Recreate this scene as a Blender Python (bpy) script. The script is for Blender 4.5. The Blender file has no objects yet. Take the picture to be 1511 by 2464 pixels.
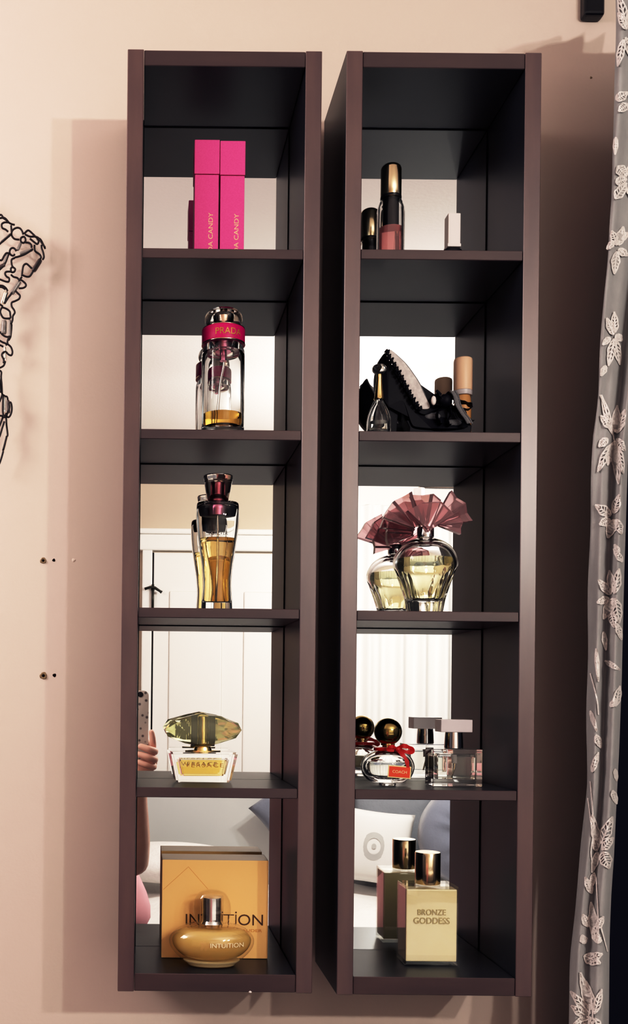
import bpy, bmesh, math, random
from mathutils import Vector, Matrix

random.seed(4)
SC = bpy.context.scene
COL = SC.collection
PI = math.pi

# ------------------------------------------------------------------ frame
# metres; x to the right along the wall, y into the wall (wall face y=0), z up.
# the lens stands at the origin height, 1.136 m in front of the wall.
CAMY = -1.136
FPX = 2350.0
RX, RZ = 339.0, 1670.0
ROLL = 0.0108
CR, SR = math.cos(ROLL), math.sin(ROLL)

def XZ(px, py, D):
    """photo pixel at distance D in front of the lens -> x, z in the room"""
    dx, dy = px - RX, py - RZ
    return ((dx * CR + dy * SR) * D / FPX, -(-dx * SR + dy * CR) * D / FPX)

def W(px, py, D):
    x, z = XZ(px, py, D)
    return (x, CAMY + D, z)

# ------------------------------------------------------------------ helpers
def tag(o, label=None, cat=None, group=None, kind=None):
    if label: o['label'] = label
    if cat: o['category'] = cat
    if group: o['group'] = group
    if kind: o['kind'] = kind
    return o

def thing(name, label, cat, loc=(0, 0, 0), group=None, rot=None):
    o = bpy.data.objects.new(name, None)
    o.empty_display_size = 0.02
    COL.objects.link(o)
    o.location = loc
    if cat in ('perfume bottle', 'box', 'bottle', 'ornament'): o.location.z += .0003
    if rot: o.rotation_euler = rot
    return tag(o, label, cat, group)

def obj(name, bm, mat, parent=None, smooth=False, angle=None):
    me = bpy.data.meshes.new(name)
    if isinstance(bm, tuple):
        me.from_pydata(bm[0], [], bm[1]); me.update()
    else:
        bm.normal_update(); bm.to_mesh(me); bm.free()
    for m in (mat if isinstance(mat, (list, tuple)) else [mat]):
        me.materials.append(m)
    if smooth:
        me.polygons.foreach_set('use_smooth', [True] * len(me.polygons))
        if angle:
            me.set_sharp_from_angle(angle=math.radians(angle))
    o = bpy.data.objects.new(name, me)
    COL.objects.link(o)
    if parent: o.parent = parent
    return o

def add_box(bm, x0, x1, y0, y1, z0, z1, bev=0.0, seg=2):
    r = bmesh.ops.create_cube(bm, size=1.0)
    vs = r['verts']
    for v in vs:
        v.co = Vector((x0 + (v.co.x + .5) * (x1 - x0), y0 + (v.co.y + .5) * (y1 - y0), z0 + (v.co.z + .5) * (z1 - z0)))
    if bev > 0:
        es = list({e for v in vs for e in v.link_edges})
        bmesh.ops.bevel(bm, geom=es, offset=bev, segments=seg, affect='EDGES', profile=.6)
    return vs

def box(x0, x1, y0, y1, z0, z1, bev=0.0, seg=2):
    bm = bmesh.new(); add_box(bm, x0, x1, y0, y1, z0, z1, bev, seg); return bm

def add_lathe(bm, prof, n=48, sx=1.0, sy=1.0, c=(0, 0, 0), fn=None):
    """revolve (r, z) pairs; r==0 ends become poles; profile otherwise left open"""
    rings = []
    for r, z in prof:
        if r <= 1e-7:
            rings.append([bm.verts.new((c[0], c[1], c[2] + z))])
        else:
            ring = []
            for k in range(n):
                a = 2 * PI * k / n
                rr = r * (fn(a, z) if fn else 1.0)
                ring.append(bm.verts.new((c[0] + rr * math.cos(a) * sx, c[1] + rr * math.sin(a) * sy, c[2] + z)))
            rings.append(ring)
    for A, B in zip(rings, rings[1:]):
        if len(A) == 1 and len(B) == 1: continue
        for k in range(n):
            k2 = (k + 1) % n
            if len(A) == 1: bm.faces.new((A[0], B[k2], B[k]))
            elif len(B) == 1: bm.faces.new((A[k], A[k2], B[0]))
            else: bm.faces.new((A[k], A[k2], B[k2], B[k]))
    return bm

def lathe(prof, n=48, sx=1.0, sy=1.0, c=(0, 0, 0), fn=None):
    bm = bmesh.new(); add_lathe(bm, prof, n, sx, sy, c, fn)
    bmesh.ops.recalc_face_normals(bm, faces=bm.faces); return bm

def crm(pts, per=6, closed=False):
    """Catmull-Rom through points of any dimension"""
    P = [Vector(p) for p in pts]; n = len(P); out = []
    rng = n if closed else n - 1
    for i in range(rng):
        if closed: a, b, c, d = P[(i - 1) % n], P[i], P[(i + 1) % n], P[(i + 2) % n]
        else: a, b, c, d = P[max(i - 1, 0)], P[i], P[i + 1], P[min(i + 2, n - 1)]
        for k in range(per):
            t = k / per
            out.append(0.5 * ((2 * b) + (c - a) * t + (2 * a - 5 * b + 4 * c - d) * t * t + (3 * b - a - 3 * c + d) * t ** 3))
    if not closed: out.append(P[-1])
    return out

def rprof(pts, per=5):
    return [(max(p[0], 0), p[1]) for p in crm(pts, per)]

def add_tube(bm, pts, r, n=8, closed=False, cap=True):
    P = [Vector(p) for p in pts]
    m = len(P); rings = []; up = None
    for i in range(m):
        if closed: t = P[(i + 1) % m] - P[i - 1]
        else: t = P[min(i + 1, m - 1)] - P[max(i - 1, 0)]
        if t.length < 1e-9: t = Vector((0, 0, 1))
        t.normalize()
        if up is None:
            up = t.orthogonal().normalized()
        else:
            up = (up - t * up.dot(t))
            up = up.normalized() if up.length > 1e-6 else t.orthogonal().normalized()
        b = t.cross(up)
        rr = r[i] if isinstance(r, (list, tuple)) else r
        rings.append([bm.verts.new(P[i] + (up * math.cos(2 * PI * k / n) + b * math.sin(2 * PI * k / n)) * rr) for k in range(n)])
    for i in range(m if closed else m - 1):
        A, B = rings[i], rings[(i + 1) % m]
        for k in range(n):
            bm.faces.new((A[k], A[(k + 1) % n], B[(k + 1) % n], B[k]))
    if cap and not closed:
        bm.faces.new(rings[0][::-1]); bm.faces.new(rings[-1])
    return bm

def tube(pts, r, n=8, closed=False):
    return add_tube(bmesh.new(), pts, r, n, closed)

def add_prism(bm, poly, y0, y1, bev=0.0):
    """polygon in x,z extruded from y0 (front) to y1"""
    A = [bm.verts.new((p[0], y0, p[1])) for p in poly]
    B = [bm.verts.new((p[0], y1, p[1])) for p in poly]
    n = len(poly)
    fs = [bm.faces.new(A), bm.faces.new(B[::-1])]
    for k in range(n): fs.append(bm.faces.new((A[(k + 1) % n], A[k], B[k], B[(k + 1) % n])))
    bmesh.ops.recalc_face_normals(bm, faces=fs)
    if bev:
        es = [e for e in fs[0].edges] + [e for e in fs[1].edges]
        bmesh.ops.bevel(bm, geom=es, offset=bev, segments=2, affect='EDGES', profile=.6)
    return bm

def text_bm(s, h, width=None, font_shear=0.0, depth=0.0002, space=1.0):
    """flat lettering, baseline-left at the origin in x,z facing -y; h = capital height, width = wanted total width"""
    cu = bpy.data.curves.new('lettering', 'FONT')
    cu.body = s; cu.size = 1.0; cu.extrude = 0.0; cu.space_character = space; cu.shear = font_shear
    cu.resolution_u = 4
    to = bpy.data.objects.new('lettering', cu); COL.objects.link(to)
    dg = bpy.context.evaluated_depsgraph_get()
    me = bpy.data.meshes.new_from_object(to.evaluated_get(dg))
    bpy.data.objects.remove(to); bpy.data.curves.remove(cu)
    bm = bmesh.new(); bm.from_mesh(me); bpy.data.meshes.remove(me)
    xs = [v.co.x for v in bm.verts]; ys = [v.co.y for v in bm.verts]
    x0, x1, y1 = min(xs), max(xs), max(ys)
    sy = h / 0.69
    sx = (width / (x1 - x0)) if width else sy
    for v in bm.verts:
        v.co = Vector(((v.co.x - x0) * sx, 0, v.co.y * sy))
    r = bmesh.ops.extrude_face_region(bm, geom=list(bm.faces))
    for g in r['geom']:
        if isinstance(g, bmesh.types.BMVert): g.co.y += depth
    bmesh.ops.recalc_face_normals(bm, faces=bm.faces)
    return bm

def xform(bm, m):
    bmesh.ops.transform(bm, matrix=m, verts=bm.verts); return bm

def shift(bm, x, y, z): return xform(bm, Matrix.Translation((x, y, z)))

# ------------------------------------------------------------------ materials
def lin(h):
    h = h.lstrip('#'); o = []
    for i in (0, 2, 4):
        c = int(h[i:i + 2], 16) / 255
        o.append(c / 12.92 if c <= .04045 else ((c + .055) / 1.055) ** 2.4)
    return o

def col(c): return (*lin(c), 1) if isinstance(c, str) else (*c, 1)

def pbr(name, c, rough=.5, metal=0, spec=.5, trans=0, ior=1.45, coat=0, noise=None, bump=None, sheen=0, sss=0):
    m = bpy.data.materials.new(name); m.use_nodes = True
    nt = m.node_tree; b = nt.nodes['Principled BSDF']
    b.inputs['Base Color'].default_value = col(c)
    b.inputs['Roughness'].default_value = rough
    b.inputs['Metallic'].default_value = metal
    b.inputs['Specular IOR Level'].default_value = spec
    b.inputs['Transmission Weight'].default_value = trans
    b.inputs['IOR'].default_value = ior
    b.inputs['Coat Weight'].default_value = coat
    if sheen: b.inputs['Sheen Weight'].default_value = sheen
    if sss:
        b.inputs['Subsurface Weight'].default_value = sss
        b.inputs['Subsurface Scale'].default_value = .01
    tc = None
    if noise:   # (scale, other colour, stretch, detail)
        tc = nt.nodes.new('ShaderNodeTexCoord'); mp = nt.nodes.new('ShaderNodeMapping')
        nz = nt.nodes.new('ShaderNodeTexNoise'); mx = nt.nodes.new('ShaderNodeMix'); mx.data_type = 'RGBA'
        nz.inputs['Scale'].default_value = noise[0]; nz.inputs['Detail'].default_value = 6
        mp.inputs['Scale'].default_value = noise[2]
        nt.links.new(tc.outputs['Object'], mp.inputs['Vector']); nt.links.new(mp.outputs[0], nz.inputs['Vector'])
        cr = nt.nodes.new('ShaderNodeMapRange'); cr.inputs[1].default_value = .3; cr.inputs[2].default_value = .7
        nt.links.new(nz.outputs['Fac'], cr.inputs[0]); nt.links.new(cr.outputs[0], mx.inputs[0])
        mx.inputs[6].default_value = col(c); mx.inputs[7].default_value = col(noise[1])
        nt.links.new(mx.outputs[2], b.inputs['Base Color'])
    if bump:    # (scale, strength, distance)
        tc = tc or nt.nodes.new('ShaderNodeTexCoord')
        nz = nt.nodes.new('ShaderNodeTexNoise'); nz.inputs['Scale'].default_value = bump[0]; nz.inputs['Detail'].default_value = 4
        bp = nt.nodes.new('ShaderNodeBump'); bp.inputs['Strength'].default_value = bump[1]; bp.inputs['Distance'].default_value = bump[2]
        nt.links.new(tc.outputs['Object'], nz.inputs['Vector']); nt.links.new(nz.outputs['Fac'], bp.inputs['Height'])
        nt.links.new(bp.outputs[0], b.inputs['Normal'])
    return m

def emit(name, c, s):
    m = bpy.data.materials.new(name); m.use_nodes = True; nt = m.node_tree
    b = nt.nodes['Principled BSDF']
    b.inputs['Base Color'].default_value = col(c)
    b.inputs['Emission Color'].default_value = col(c); b.inputs['Emission Strength'].default_value = s
    return m

M = {}
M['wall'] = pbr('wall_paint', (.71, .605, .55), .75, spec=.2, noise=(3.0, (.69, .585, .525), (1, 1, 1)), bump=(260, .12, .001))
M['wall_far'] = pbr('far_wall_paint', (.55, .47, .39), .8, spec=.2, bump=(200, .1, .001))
M['ceiling'] = pbr('ceiling_paint', (.88, .82, .80), .85, spec=.2, bump=(120, .2, .002))
M['floor'] = pbr('carpet', (.07, .07, .08), .95, spec=.1, noise=(60, (.05, .05, .055), (1, 1, 1)))  # unseen floor, kept dark to cut bounced light
M['wall_side'] = pbr('side_wall_paint', (.10, .105, .12), .8, spec=.2)  # unseen side walls, darkened to lower the ambient light
M['white_paint'] = pbr('white_gloss_paint', (.82, .80, .77), .35, spec=.4)
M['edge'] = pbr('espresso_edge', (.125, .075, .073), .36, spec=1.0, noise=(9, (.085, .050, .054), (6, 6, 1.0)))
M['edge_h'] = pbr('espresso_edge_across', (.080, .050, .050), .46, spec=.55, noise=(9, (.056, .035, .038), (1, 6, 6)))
M['panel'] = pbr('espresso_shaded', (.0115, .0125, .0165), .36, spec=.5, noise=(7, (.0085, .0095, .014), (5, 5, .7)))  # darker, bluer copy of the wood; interior shade put into the colour
M['mirror'] = pbr('mirror_silver', (.86, .875, .875), 0.0, 1.0)
M['joint'] = pbr('joint_shadow', (.006, .006, .007), .8, spec=.1)
M['pink'] = pbr('hot_pink_card', '#DD5A99', .5, spec=.3, noise=(700, '#D55191', (1, 1, 1)))
M['foil'] = pbr('pale_gold_foil', '#F3C9A0', .3, .35)
M['glass'] = pbr('clear_glass', (.98, .985, .98), 0.0, trans=1, ior=1.38)
M['glass_thin'] = pbr('clear_plastic', (.96, .95, .93), 0.02, trans=1, ior=1.35)
M['smoke_glass'] = pbr('brown_tinted_plastic', (.85, .76, .70), 0.02, trans=1, ior=1.3)
M['amber'] = pbr('amber_perfume', (.92, .70, .34), 0, trans=1, ior=1.25)
M['gold_liq'] = pbr('honey_perfume', (.80, .47, .12), 0, trans=1, ior=1.25)
M['pale_liq'] = pbr('pale_yellow_perfume', (.92, .90, .62), 0, trans=1, ior=1.25)
M['lemon_liq'] = pbr('lemon_perfume', (.95, .80, .42), 0, trans=1, ior=1.25)
M['clear_liq'] = pbr('clear_perfume', (.95, .96, .92), 0, trans=1, ior=1.25)
M['orange_liq'] = pbr('orange_perfume', (1.0, .76, .34), .03, trans=.5, ior=1.15)
M['honey_base'] = pbr('honey_glass_base', (1.0, .88, .58), .03, trans=.5, ior=1.2)
M['rose_liq'] = pbr('rose_perfume', (.90, .42, .42), .05, trans=.75, ior=1.36)
M['gem'] = pbr('lemon_crystal', (.96, .975, .70), 0.0, trans=.82, ior=1.22)
M['rosin'] = pbr('rose_resin', (.74, .49, .52), .08, trans=.80, ior=1.3)
M['gold'] = pbr('gold_metal', (.95, .72, .36), .16, 1)
M['gold_soft'] = pbr('brushed_gold', (.92, .74, .50), .15, 1)
M['rose_gold'] = pbr('rose_gold', (.92, .66, .50), .18, 1)
M['chrome'] = pbr('chrome', (.82, .80, .80), .1, 1)
M['plum_metal'] = pbr('plum_metal', (.62, .22, .34), .22, 1)
M['magenta'] = pbr('magenta_leather', '#C00F68', .45, spec=.4)
M['black'] = pbr('black_plastic', (.008, .008, .011), .3, spec=.5)
M['satin_black'] = pbr('black_satin', (.004, .004, .007), .5, spec=.16)
M['lace'] = pbr('grey_lace', (.16, .16, .17), .7, bump=(900, .6, .001))
M['lining'] = pbr('silver_lining', '#DAD4D1', .6, noise=(240, '#BDB6B5', (1, 1, 1)), bump=(240, .5, .001))
M['peach'] = pbr('peach_plastic', '#E6C3A8', .45)
M['tan_liq'] = pbr('tan_foundation', '#C0915F', .35, spec=.5)
M['white_pl'] = pbr('white_plastic', '#EDE4E2', .4)
M['frost'] = pbr('frosted_acrylic', '#E6DFE2', .35, trans=.35, ior=1.4)
M['orange_card'] = pbr('orange_card', '#FACF92', .42, spec=.35, noise=(5, '#F7C684', (1, 1, 1)))
M['card_top'] = pbr('carton_top', '#B9A58E', .35)  # top face of the carton, duller and greyer than the front
M['ink'] = pbr('brown_ink', '#5A3A1C', .5)
M['ink_soft'] = pbr('faint_brown_ink', '#D08C3C', .5)
M['grey_ink'] = pbr('grey_ink', '#4A4648', .5)
M['white_ink'] = pbr('white_ink', '#F6E6C8', .5)
M['gold_ink'] = pbr('gold_ink', '#B98A4C', .4, .3)
M['pale_ink'] = pbr('pale_bronze_ink', '#B4A87E', .5)
M['cream_liq'] = pbr('shimmer_oil', '#F6ECCB', .35, spec=.5, noise=(14, '#EDDFB4', (1, 1, 1)))
M['red'] = pbr('red_ribbon', '#B5120E', .4, sheen=.2)
M['label'] = pbr('orange_label', '#DE4A22', .5)
M['cream'] = pbr('cream_border', '#F0D9A8', .5)
M['wire'] = pbr('black_wire', (.016, .012, .014), .45, spec=.4)
M['bead'] = pbr('smoky_bead', (.20, .185, .18), .2, spec=.6, noise=(200, (.30, .28, .27), (1, 1, 1)))
M['bead_dark'] = pbr('dark_bead', (.075, .055, .055), .3, spec=.6)
M['bead_bright'] = pbr('silver_bead', (.80, .74, .66), .12, 1)
M['rubble'] = pbr('plaster_plug', '#B7A181', .8, noise=(900, '#4A3A2C', (1, 1, 1)))
M['hole'] = pbr('drilled_hole', (.008, .005, .005), .9, spec=.05)
M['filler'] = pbr('white_filler', (.82, .70, .62), .8)
M['curtain'] = pbr('grey_voile', (.36, .36, .365), .8, spec=.15, noise=(30, (.30, .30, .305), (2, 2, 1)), bump=(700, .3, .0006), sheen=.2)
M['embroid'] = pbr('pale_embroidery', (.90, .85, .83), .7, spec=.15, noise=(420, (.62, .58, .57), (1, 1, .5)), bump=(600, .9, .001))
M['navy'] = pbr('navy_blackout_cloth', (.006, .007, .013), .9, spec=.1)
M['skin'] = pbr('skin', (.80, .54, .46), .5, spec=.35, noise=(30, (.74, .46, .38), (1, 1, 1)), sss=.1)
M['pink_cloth'] = pbr('pink_jersey', (.86, .48, .53), .85, spec=.15, bump=(300, .2, .001))
M['hair'] = pbr('brown_hair', (.06, .032, .018), .45, bump=(120, .6, .003))
M['eye'] = pbr('eye', (.75, .74, .72), .2)
M['iris'] = pbr('iris', (.05, .03, .02), .2)
M['lip'] = pbr('lip', (.50, .16, .16), .4)
M['case'] = pbr('phone_case', (.52, .50, .47), .4, spec=.5)
M['sheet'] = pbr('white_sheet', (.80, .78, .76), .85, spec=.15, bump=(14, .5, .02))
M['bedgrey'] = pbr('grey_upholstery', (.50, .52, .52), .85, spec=.15)
M['bluegrey'] = pbr('blue_grey_velvet', (.19, .21, .26), .8, spec=.2, sheen=.3, bump=(60, .4, .004))
M['pillow'] = pbr('white_pillow', (.70, .70, .69), .85, spec=.15)
M['pillow_print'] = pbr('grey_print', (.45, .46, .46), .85, spec=.15)
M['dark_metal'] = pbr('dark_bronze', (.05, .05, .04), .4, .8)
M['wcurt'] = pbr('white_sheer', (.83, .82, .80), .85, spec=.1)

def thin_glass(name, tint, ior=1.5, rough=0.0):
    m = bpy.data.materials.new(name); m.use_nodes = True; nt = m.node_tree
    nt.nodes.remove(nt.nodes['Principled BSDF'])
    tr = nt.nodes.new('ShaderNodeBsdfTransparent'); gl = nt.nodes.new('ShaderNodeBsdfGlossy'); fr = nt.nodes.new('ShaderNodeMath'); lw = nt.nodes.new('ShaderNodeLayerWeight'); mx = nt.nodes.new('ShaderNodeMixShader')
    tr.inputs['Color'].default_value = col(tint); gl.inputs['Color'].default_value = (1, 1, 1, 1); gl.inputs['Roughness'].default_value = rough
    lw.inputs['Blend'].default_value = .5
    p5 = nt.nodes.new('ShaderNodeMath'); p5.operation = 'POWER'; p5.inputs[1].default_value = 4.0
    fr.operation = 'MULTIPLY_ADD'; fr.inputs[1].default_value = .75; fr.inputs[2].default_value = .05
    nt.links.new(lw.outputs['Facing'], p5.inputs[0]); nt.links.new(p5.outputs[0], fr.inputs[0])
    nt.links.new(fr.outputs[0], mx.inputs[0]); nt.links.new(tr.outputs[0], mx.inputs[1]); nt.links.new(gl.outputs[0], mx.inputs[2])
    nt.links.new(mx.outputs[0], nt.nodes['Material Output'].inputs['Surface'])
    return m
M['pane'] = thin_glass('thin_clear_glass', (.96, .96, .94))
M['panel'].node_tree.nodes['Principled BSDF'].inputs['Specular Tint'].default_value = (.62, .82, 1.0, 1)  # bluish sheen of the interiors put into the specular tint
# spotted phone case: scattered dark dots
def dotted(m, dark):
    nt = m.node_tree; b = nt.nodes['Principled BSDF']
    tc = nt.nodes.new('ShaderNodeTexCoord'); vo = nt.nodes.new('ShaderNodeTexVoronoi')
    vo.inputs['Scale'].default_value = 75; vo.inputs['Randomness'].default_value = .8
    mr = nt.nodes.new('ShaderNodeMapRange'); mr.inputs[1].default_value = .16; mr.inputs[2].default_value = .30
    mx = nt.nodes.new('ShaderNodeMix'); mx.data_type = 'RGBA'
    mx.inputs[6].default_value = col(dark); mx.inputs[7].default_value = b.inputs['Base Color'].default_value
    nt.links.new(tc.outputs['Object'], vo.inputs['Vector']); nt.links.new(vo.outputs['Distance'], mr.inputs[0])
    nt.links.new(mr.outputs[0], mx.inputs[0]); nt.links.new(mx.outputs[2], b.inputs['Base Color'])
dotted(M['case'], (.13, .12, .12))

# ------------------------------------------------------------------ the room
XL, XR, YB, ZF, ZC = -1.7, 2.3, -3.02, -1.45, 1.0
def struct(name, bm, mat, parent=None, smooth=False):
    o = obj(name, bm, mat, parent, smooth)
    if not parent: o['kind'] = 'structure'
    return o
T = .08
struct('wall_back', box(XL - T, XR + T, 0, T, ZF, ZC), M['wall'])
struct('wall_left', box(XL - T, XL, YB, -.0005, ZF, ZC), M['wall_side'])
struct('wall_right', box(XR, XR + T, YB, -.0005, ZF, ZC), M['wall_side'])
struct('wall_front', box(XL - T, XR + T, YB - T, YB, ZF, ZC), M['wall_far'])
struct('floor', box(XL - T, XR + T, YB - T, T, ZF - T, ZF), M['floor'])
struct('ceiling', box(XL - T, XR + T, YB - T, T, ZC, ZC + T), M['ceiling'])
struct('baseboard_back', box(XL, XR, -.016, 0, ZF, ZF + .1, .003), M['white_paint'])

# white panelled door and its casing across the room (seen in the mirrors)
dr = thing('door_1', None, None, (0, YB, ZF)); dr['kind'] = 'structure'
bm = bmesh.new()
DX0, DX1, DZT = .045, .72, 2.04
add_box(bm, DX0 + .004, DX1, .001, .032, .01, DZT)
for (a, b_, c, d) in ((.07, .29, .25, .95), (.38, .60, .25, .95), (.07, .29, 1.10, 1.88), (.38, .60, 1.10, 1.88)):
    add_box(bm, DX0 + a, DX0 + b_, .030, .038, c, d, .006)
obj('door_leaf', bm, M['white_paint'], dr)
bm = bmesh.new()
add_box(bm, DX0 - .045, DX0 - .003, 0, .045, 0, DZT + .05, .006)
add_box(bm, DX1 + .006, DX1 + .07, 0, .045, 0, DZT + .05, .006)
add_box(bm, DX0 - .06, DX1 + .08, 0, .052, DZT + .008, DZT + .075, .008)
add_box(bm, DX0 - .06, DX1 + .08, 0, .06, DZT + .075, DZT + .098, .008)
obj('door_casing', bm, M['white_paint'], dr)
bm = bmesh.new(); add_box(bm, DX0 - .003, DX0 + .004, .001, .034, .02, DZT)
obj('door_gap', bm, M['joint'], dr)
bm = bmesh.new()
add_tube(bm, [(DX0 - .034, .06, 1.885), (DX0 - .01, .062, 1.893), (DX0 + .008, .064, 1.890), (DX0 + .03, .062, 1.876), (DX0 + .036, .06, 1.872)], [.006, .005, .006, .005, .007], 8)
add_tube(bm, [(DX0, .055, 1.905), (DX0, .055, 1.79)], .0055, 8)
add_tube(bm, [(DX0, .05, 1.885), (DX0, .034, 1.885)], .008, 8)
obj('door_hook', bm, M['dark_metal'], dr, True)
obj('door_handle', lathe([(0, .0), (.012, 0), (.012, .03), (.027, .04), (.030, .055), (.024, .07), (0, .075)], 24), M['dark_metal'], dr, True).matrix_local = \
    Matrix.Translation((DX1 - .06, .032, 1.0)) @ Matrix.Rotation(-PI / 2, 4, 'X')

# white sheer on the far wall beside the door
bm = bmesh.new()
N, R = 140, 10
g = []
for i in range(N + 1):
    u = i / N; x = .83 + u * .95
    row = []
    for j in range(R + 1):
        v = j / R; z = .79 - v * 2.2
        y = YB + .075 + .024 * math.sin(u * 58 + .6 * math.sin(u * 17) + v * .6) * (.35 + .65 * min(1, v * 3)) + .008 * math.sin(u * 131)
        row.append(bm.verts.new((x, y, z)))
    g.append(row)
for i in range(N):
    for j in range(R): bm.faces.new((g[i][j], g[i + 1][j], g[i + 1][j + 1], g[i][j + 1]))
sh = obj('sheer_curtain', bm, M['wcurt'], None, True)
tag(sh, 'white pleated sheer curtain seen in the mirrors of the right-hand shelf unit', 'curtain')
struct('trim_1', box(.80, 1.82, YB, YB + .06, .79, .88, .006), M['white_paint'])

# ------------------------------------------------------------------ the two shelf units
SHELF_Y0, MIR_Y = -.136, -.027
def shelf_unit(label, x0, x1, z0, z1, zs, zin_top, zin_bot, th=.0166):
    t = thing('display_shelf_unit', label, 'shelf unit', (x0, 0, z0), 'tall dark shelf units with mirrored backs')
    w, h = x1 - x0, z1 - z0
    L = lambda a, b_, c, d, e, f: None
    def panel(name, a, b_, z_a, z_b, y0=SHELF_Y0, y1=-.012, edge='edge', bev=.0006):
        bm = box(a, b_, y0, y1, z_a, z_b, bev, 1)
        bm.normal_update()
        for f in bm.faces: f.material_index = 1 if f.normal.y < -.7 else 0  # front faces lighter, all others take the shaded copy
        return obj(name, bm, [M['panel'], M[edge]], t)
    panel('side_panel', 0, th, 0, h)
    panel('side_panel', w - th, w, 0, h)
    g_ = .0003
    panel('top_panel', th + g_, w - th - g_, zin_top - z0, h - .0004, edge='edge_h', y0=SHELF_Y0 + .0008)
    panel('bottom_panel', th + g_, w - th - g_, .0004, zin_bot - z0, edge='edge_h', y0=SHELF_Y0 + .0008)
    for z in zs:
        panel('shelf', th + g_, w - th - g_, z - .0102 - z0, z - z0, edge='edge_h', y0=SHELF_Y0 + .0012, y1=MIR_Y - .0006)
    obj('mirror', box(th + .0002, w - th - .0002, MIR_Y, MIR_Y + .004, zin_bot - z0 + .0002, zin_top - z0 - .0002), M['mirror'], t)
    bm = bmesh.new(); e_ = .0011
    zi0, zi1 = zin_bot - z0, zin_top - z0
    for (a, b_) in ((th + .0002, th + e_), (w - th - e_, w - th - .0002)):
        add_box(bm, a, b_, MIR_Y - .0005, MIR_Y - .0001, zi0 + .0002, zi1 - .0002)
    add_box(bm, th + e_, w - th - e_, MIR_Y - .0005, MIR_Y - .0001, zi1 - e_, zi1 - .0002)
    for z in zs:
        add_box(bm, th + e_, w - th - e_, MIR_Y - .0005, MIR_Y - .0001, z - .0102 - z0 - e_, z - .0102 - z0)
    obj('mirror_joint_shade', bm, M['joint'], t)  # dark strips put shade into the corner where mirror meets panels
    obj('back_panel', box(th, w - th, MIR_Y + .0045, -.014, zin_bot - z0 - .01, zin_top - z0 + .01), M['panel'], t)
    obj('mounting_cleat', box(th + .01, w - th - .01, -.0135, -.0002, h - .09, h - .03), M['panel'], t)
    return t
LU = shelf_unit('left one of the two tall dark wall shelf units, holding the pink boxes', -.0206, .1785, -.3047, .6604,
                (.4574, .2719, .0887, -.0955), .6442, -.2862)
RU = shelf_unit('right one of the two tall dark wall shelf units, holding the shoe ornament', .2038, .4034, -.3059, .6612,
                (.4586, .2722, .0881, -.0953), .6448, -.2873)
# pale chip in the lower front edge of the left unit
x, z = XZ(603, 2387, 1.0)
bm = bmesh.new(); add_prism(bm, [(x - .002, z), (x - .0005, z + .0012), (x + .0012, z + .0002), (x + .0006, z - .0008), (x - .001, z - .0006)], SHELF_Y0 - .0002, SHELF_Y0 + .0006)
xform(bm, Matrix.Translation((.0206, 0, .3047)))
ch = obj('edge_chip', bm, M['white_pl'], LU)

# ------------------------------------------------------------------ LEFT UNIT
S1, S2, S3, S4, S5 = .4574, .2719, .0887, -.0955, -.2862

# --- two slim pink boxes
def pink_box(label, cx, w, d, h, seam, lean):
    t = thing('perfume_box', label, 'box', (cx, -.1043 + d / 2, S1), 'slim hot pink perfume boxes')
    t.rotation_euler = (0, 0, lean)
    obj('carton', box(-w / 2 + .0006, w / 2 - .0006, -d / 2 + .0006, d / 2 - .0006, 0, seam - .0003, .0006), M['pink'], t)
    obj('lid', box(-w / 2, w / 2, -d / 2, d / 2, seam + .0003, h, .0007), M['pink'], t)
    tx = text_bm('PRADA CANDY', .0047, .0555)
    xform(tx, Matrix.Translation((.0068, -d / 2 + .0004, seam - .0405 - .0555)) @ Matrix.Rotation(-PI / 2, 4, 'Y'))
    obj('lettering', tx, M['foil'], t)
    return t
pw = .0266
xl = XZ(467, 480, 1.0317)[0]
pink_box('slim hot pink box with pale gold sideways lettering, left one of the touching pair', xl + pw / 2, pw, .028, .1287, .0923, 0.0)
pink_box('slim hot pink box with pale gold sideways lettering, right one of the touching pair', xl + pw * 1.5 + .0006, pw, .028, .1278, .0915, 0.0)

def shell(outer, inner):
    """closed glass wall: outer profile bottom->top then inner profile top->bottom"""
    return outer + inner[::-1]

# --- tall round bottle with magenta band
t = thing('perfume_bottle', 'round clear bottle with a magenta band and gold stem, nearly empty', 'perfume bottle', (.0847, -.084, S2))
R_ = .0232
outer = [(0, 0), (R_ - .002, 0), (R_ - .0006, .0006), (R_, .002), (R_, .092), (R_ - .0004, .097), (R_ - .0016, .1010), (R_ - .003, .1032), (.012, .1034)]
inner = [(0, .0140), (.014, .0142), (.0188, .0155), (.0206, .019), (.0206, .09), (.019, .0955), (.012, .0975)]
obj('glass_body', lathe(shell(outer, inner), 64), M['glass'], t, True, 40)
obj('liquid', lathe([(0, .0144), (.0140, .0146), (.0186, .0159), (.0203, .0194), (.0203, .0290), (0, .0290)], 48), M['gold_liq'], t, True, 40)
obj('collar_band', lathe([(.010, .1036), (R_ - .0002, .1036), (R_, .1042), (R_, .1196), (R_ - .0004, .1202), (.006, .1204)], 64), M['magenta'], t, True, 35)
obj('collar_trim', lathe([(R_ - .0001, .1034), (R_ + .0003, .1036), (R_ + .0003, .1046), (R_ - .0001, .1047)], 64), M['rose_gold'], t, True)
obj('collar_rim', lathe([(R_ - .0012, .1203), (R_ - .0001, .1200), (R_ - .0001, .1208), (R_ - .0012, .1210), (.005, .1211), (.005, .1204)], 64), M['rose_gold'], t, True)
obj('spray_stem', lathe([(0, .1206), (.0062, .1206), (.0048, .123), (.0040, .1255), (.0040, .1300), (.0072, .1308), (.0072, .1345), (.0040, .1350), (0, .1352)], 32), M['rose_gold'], t, True, 35)
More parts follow.
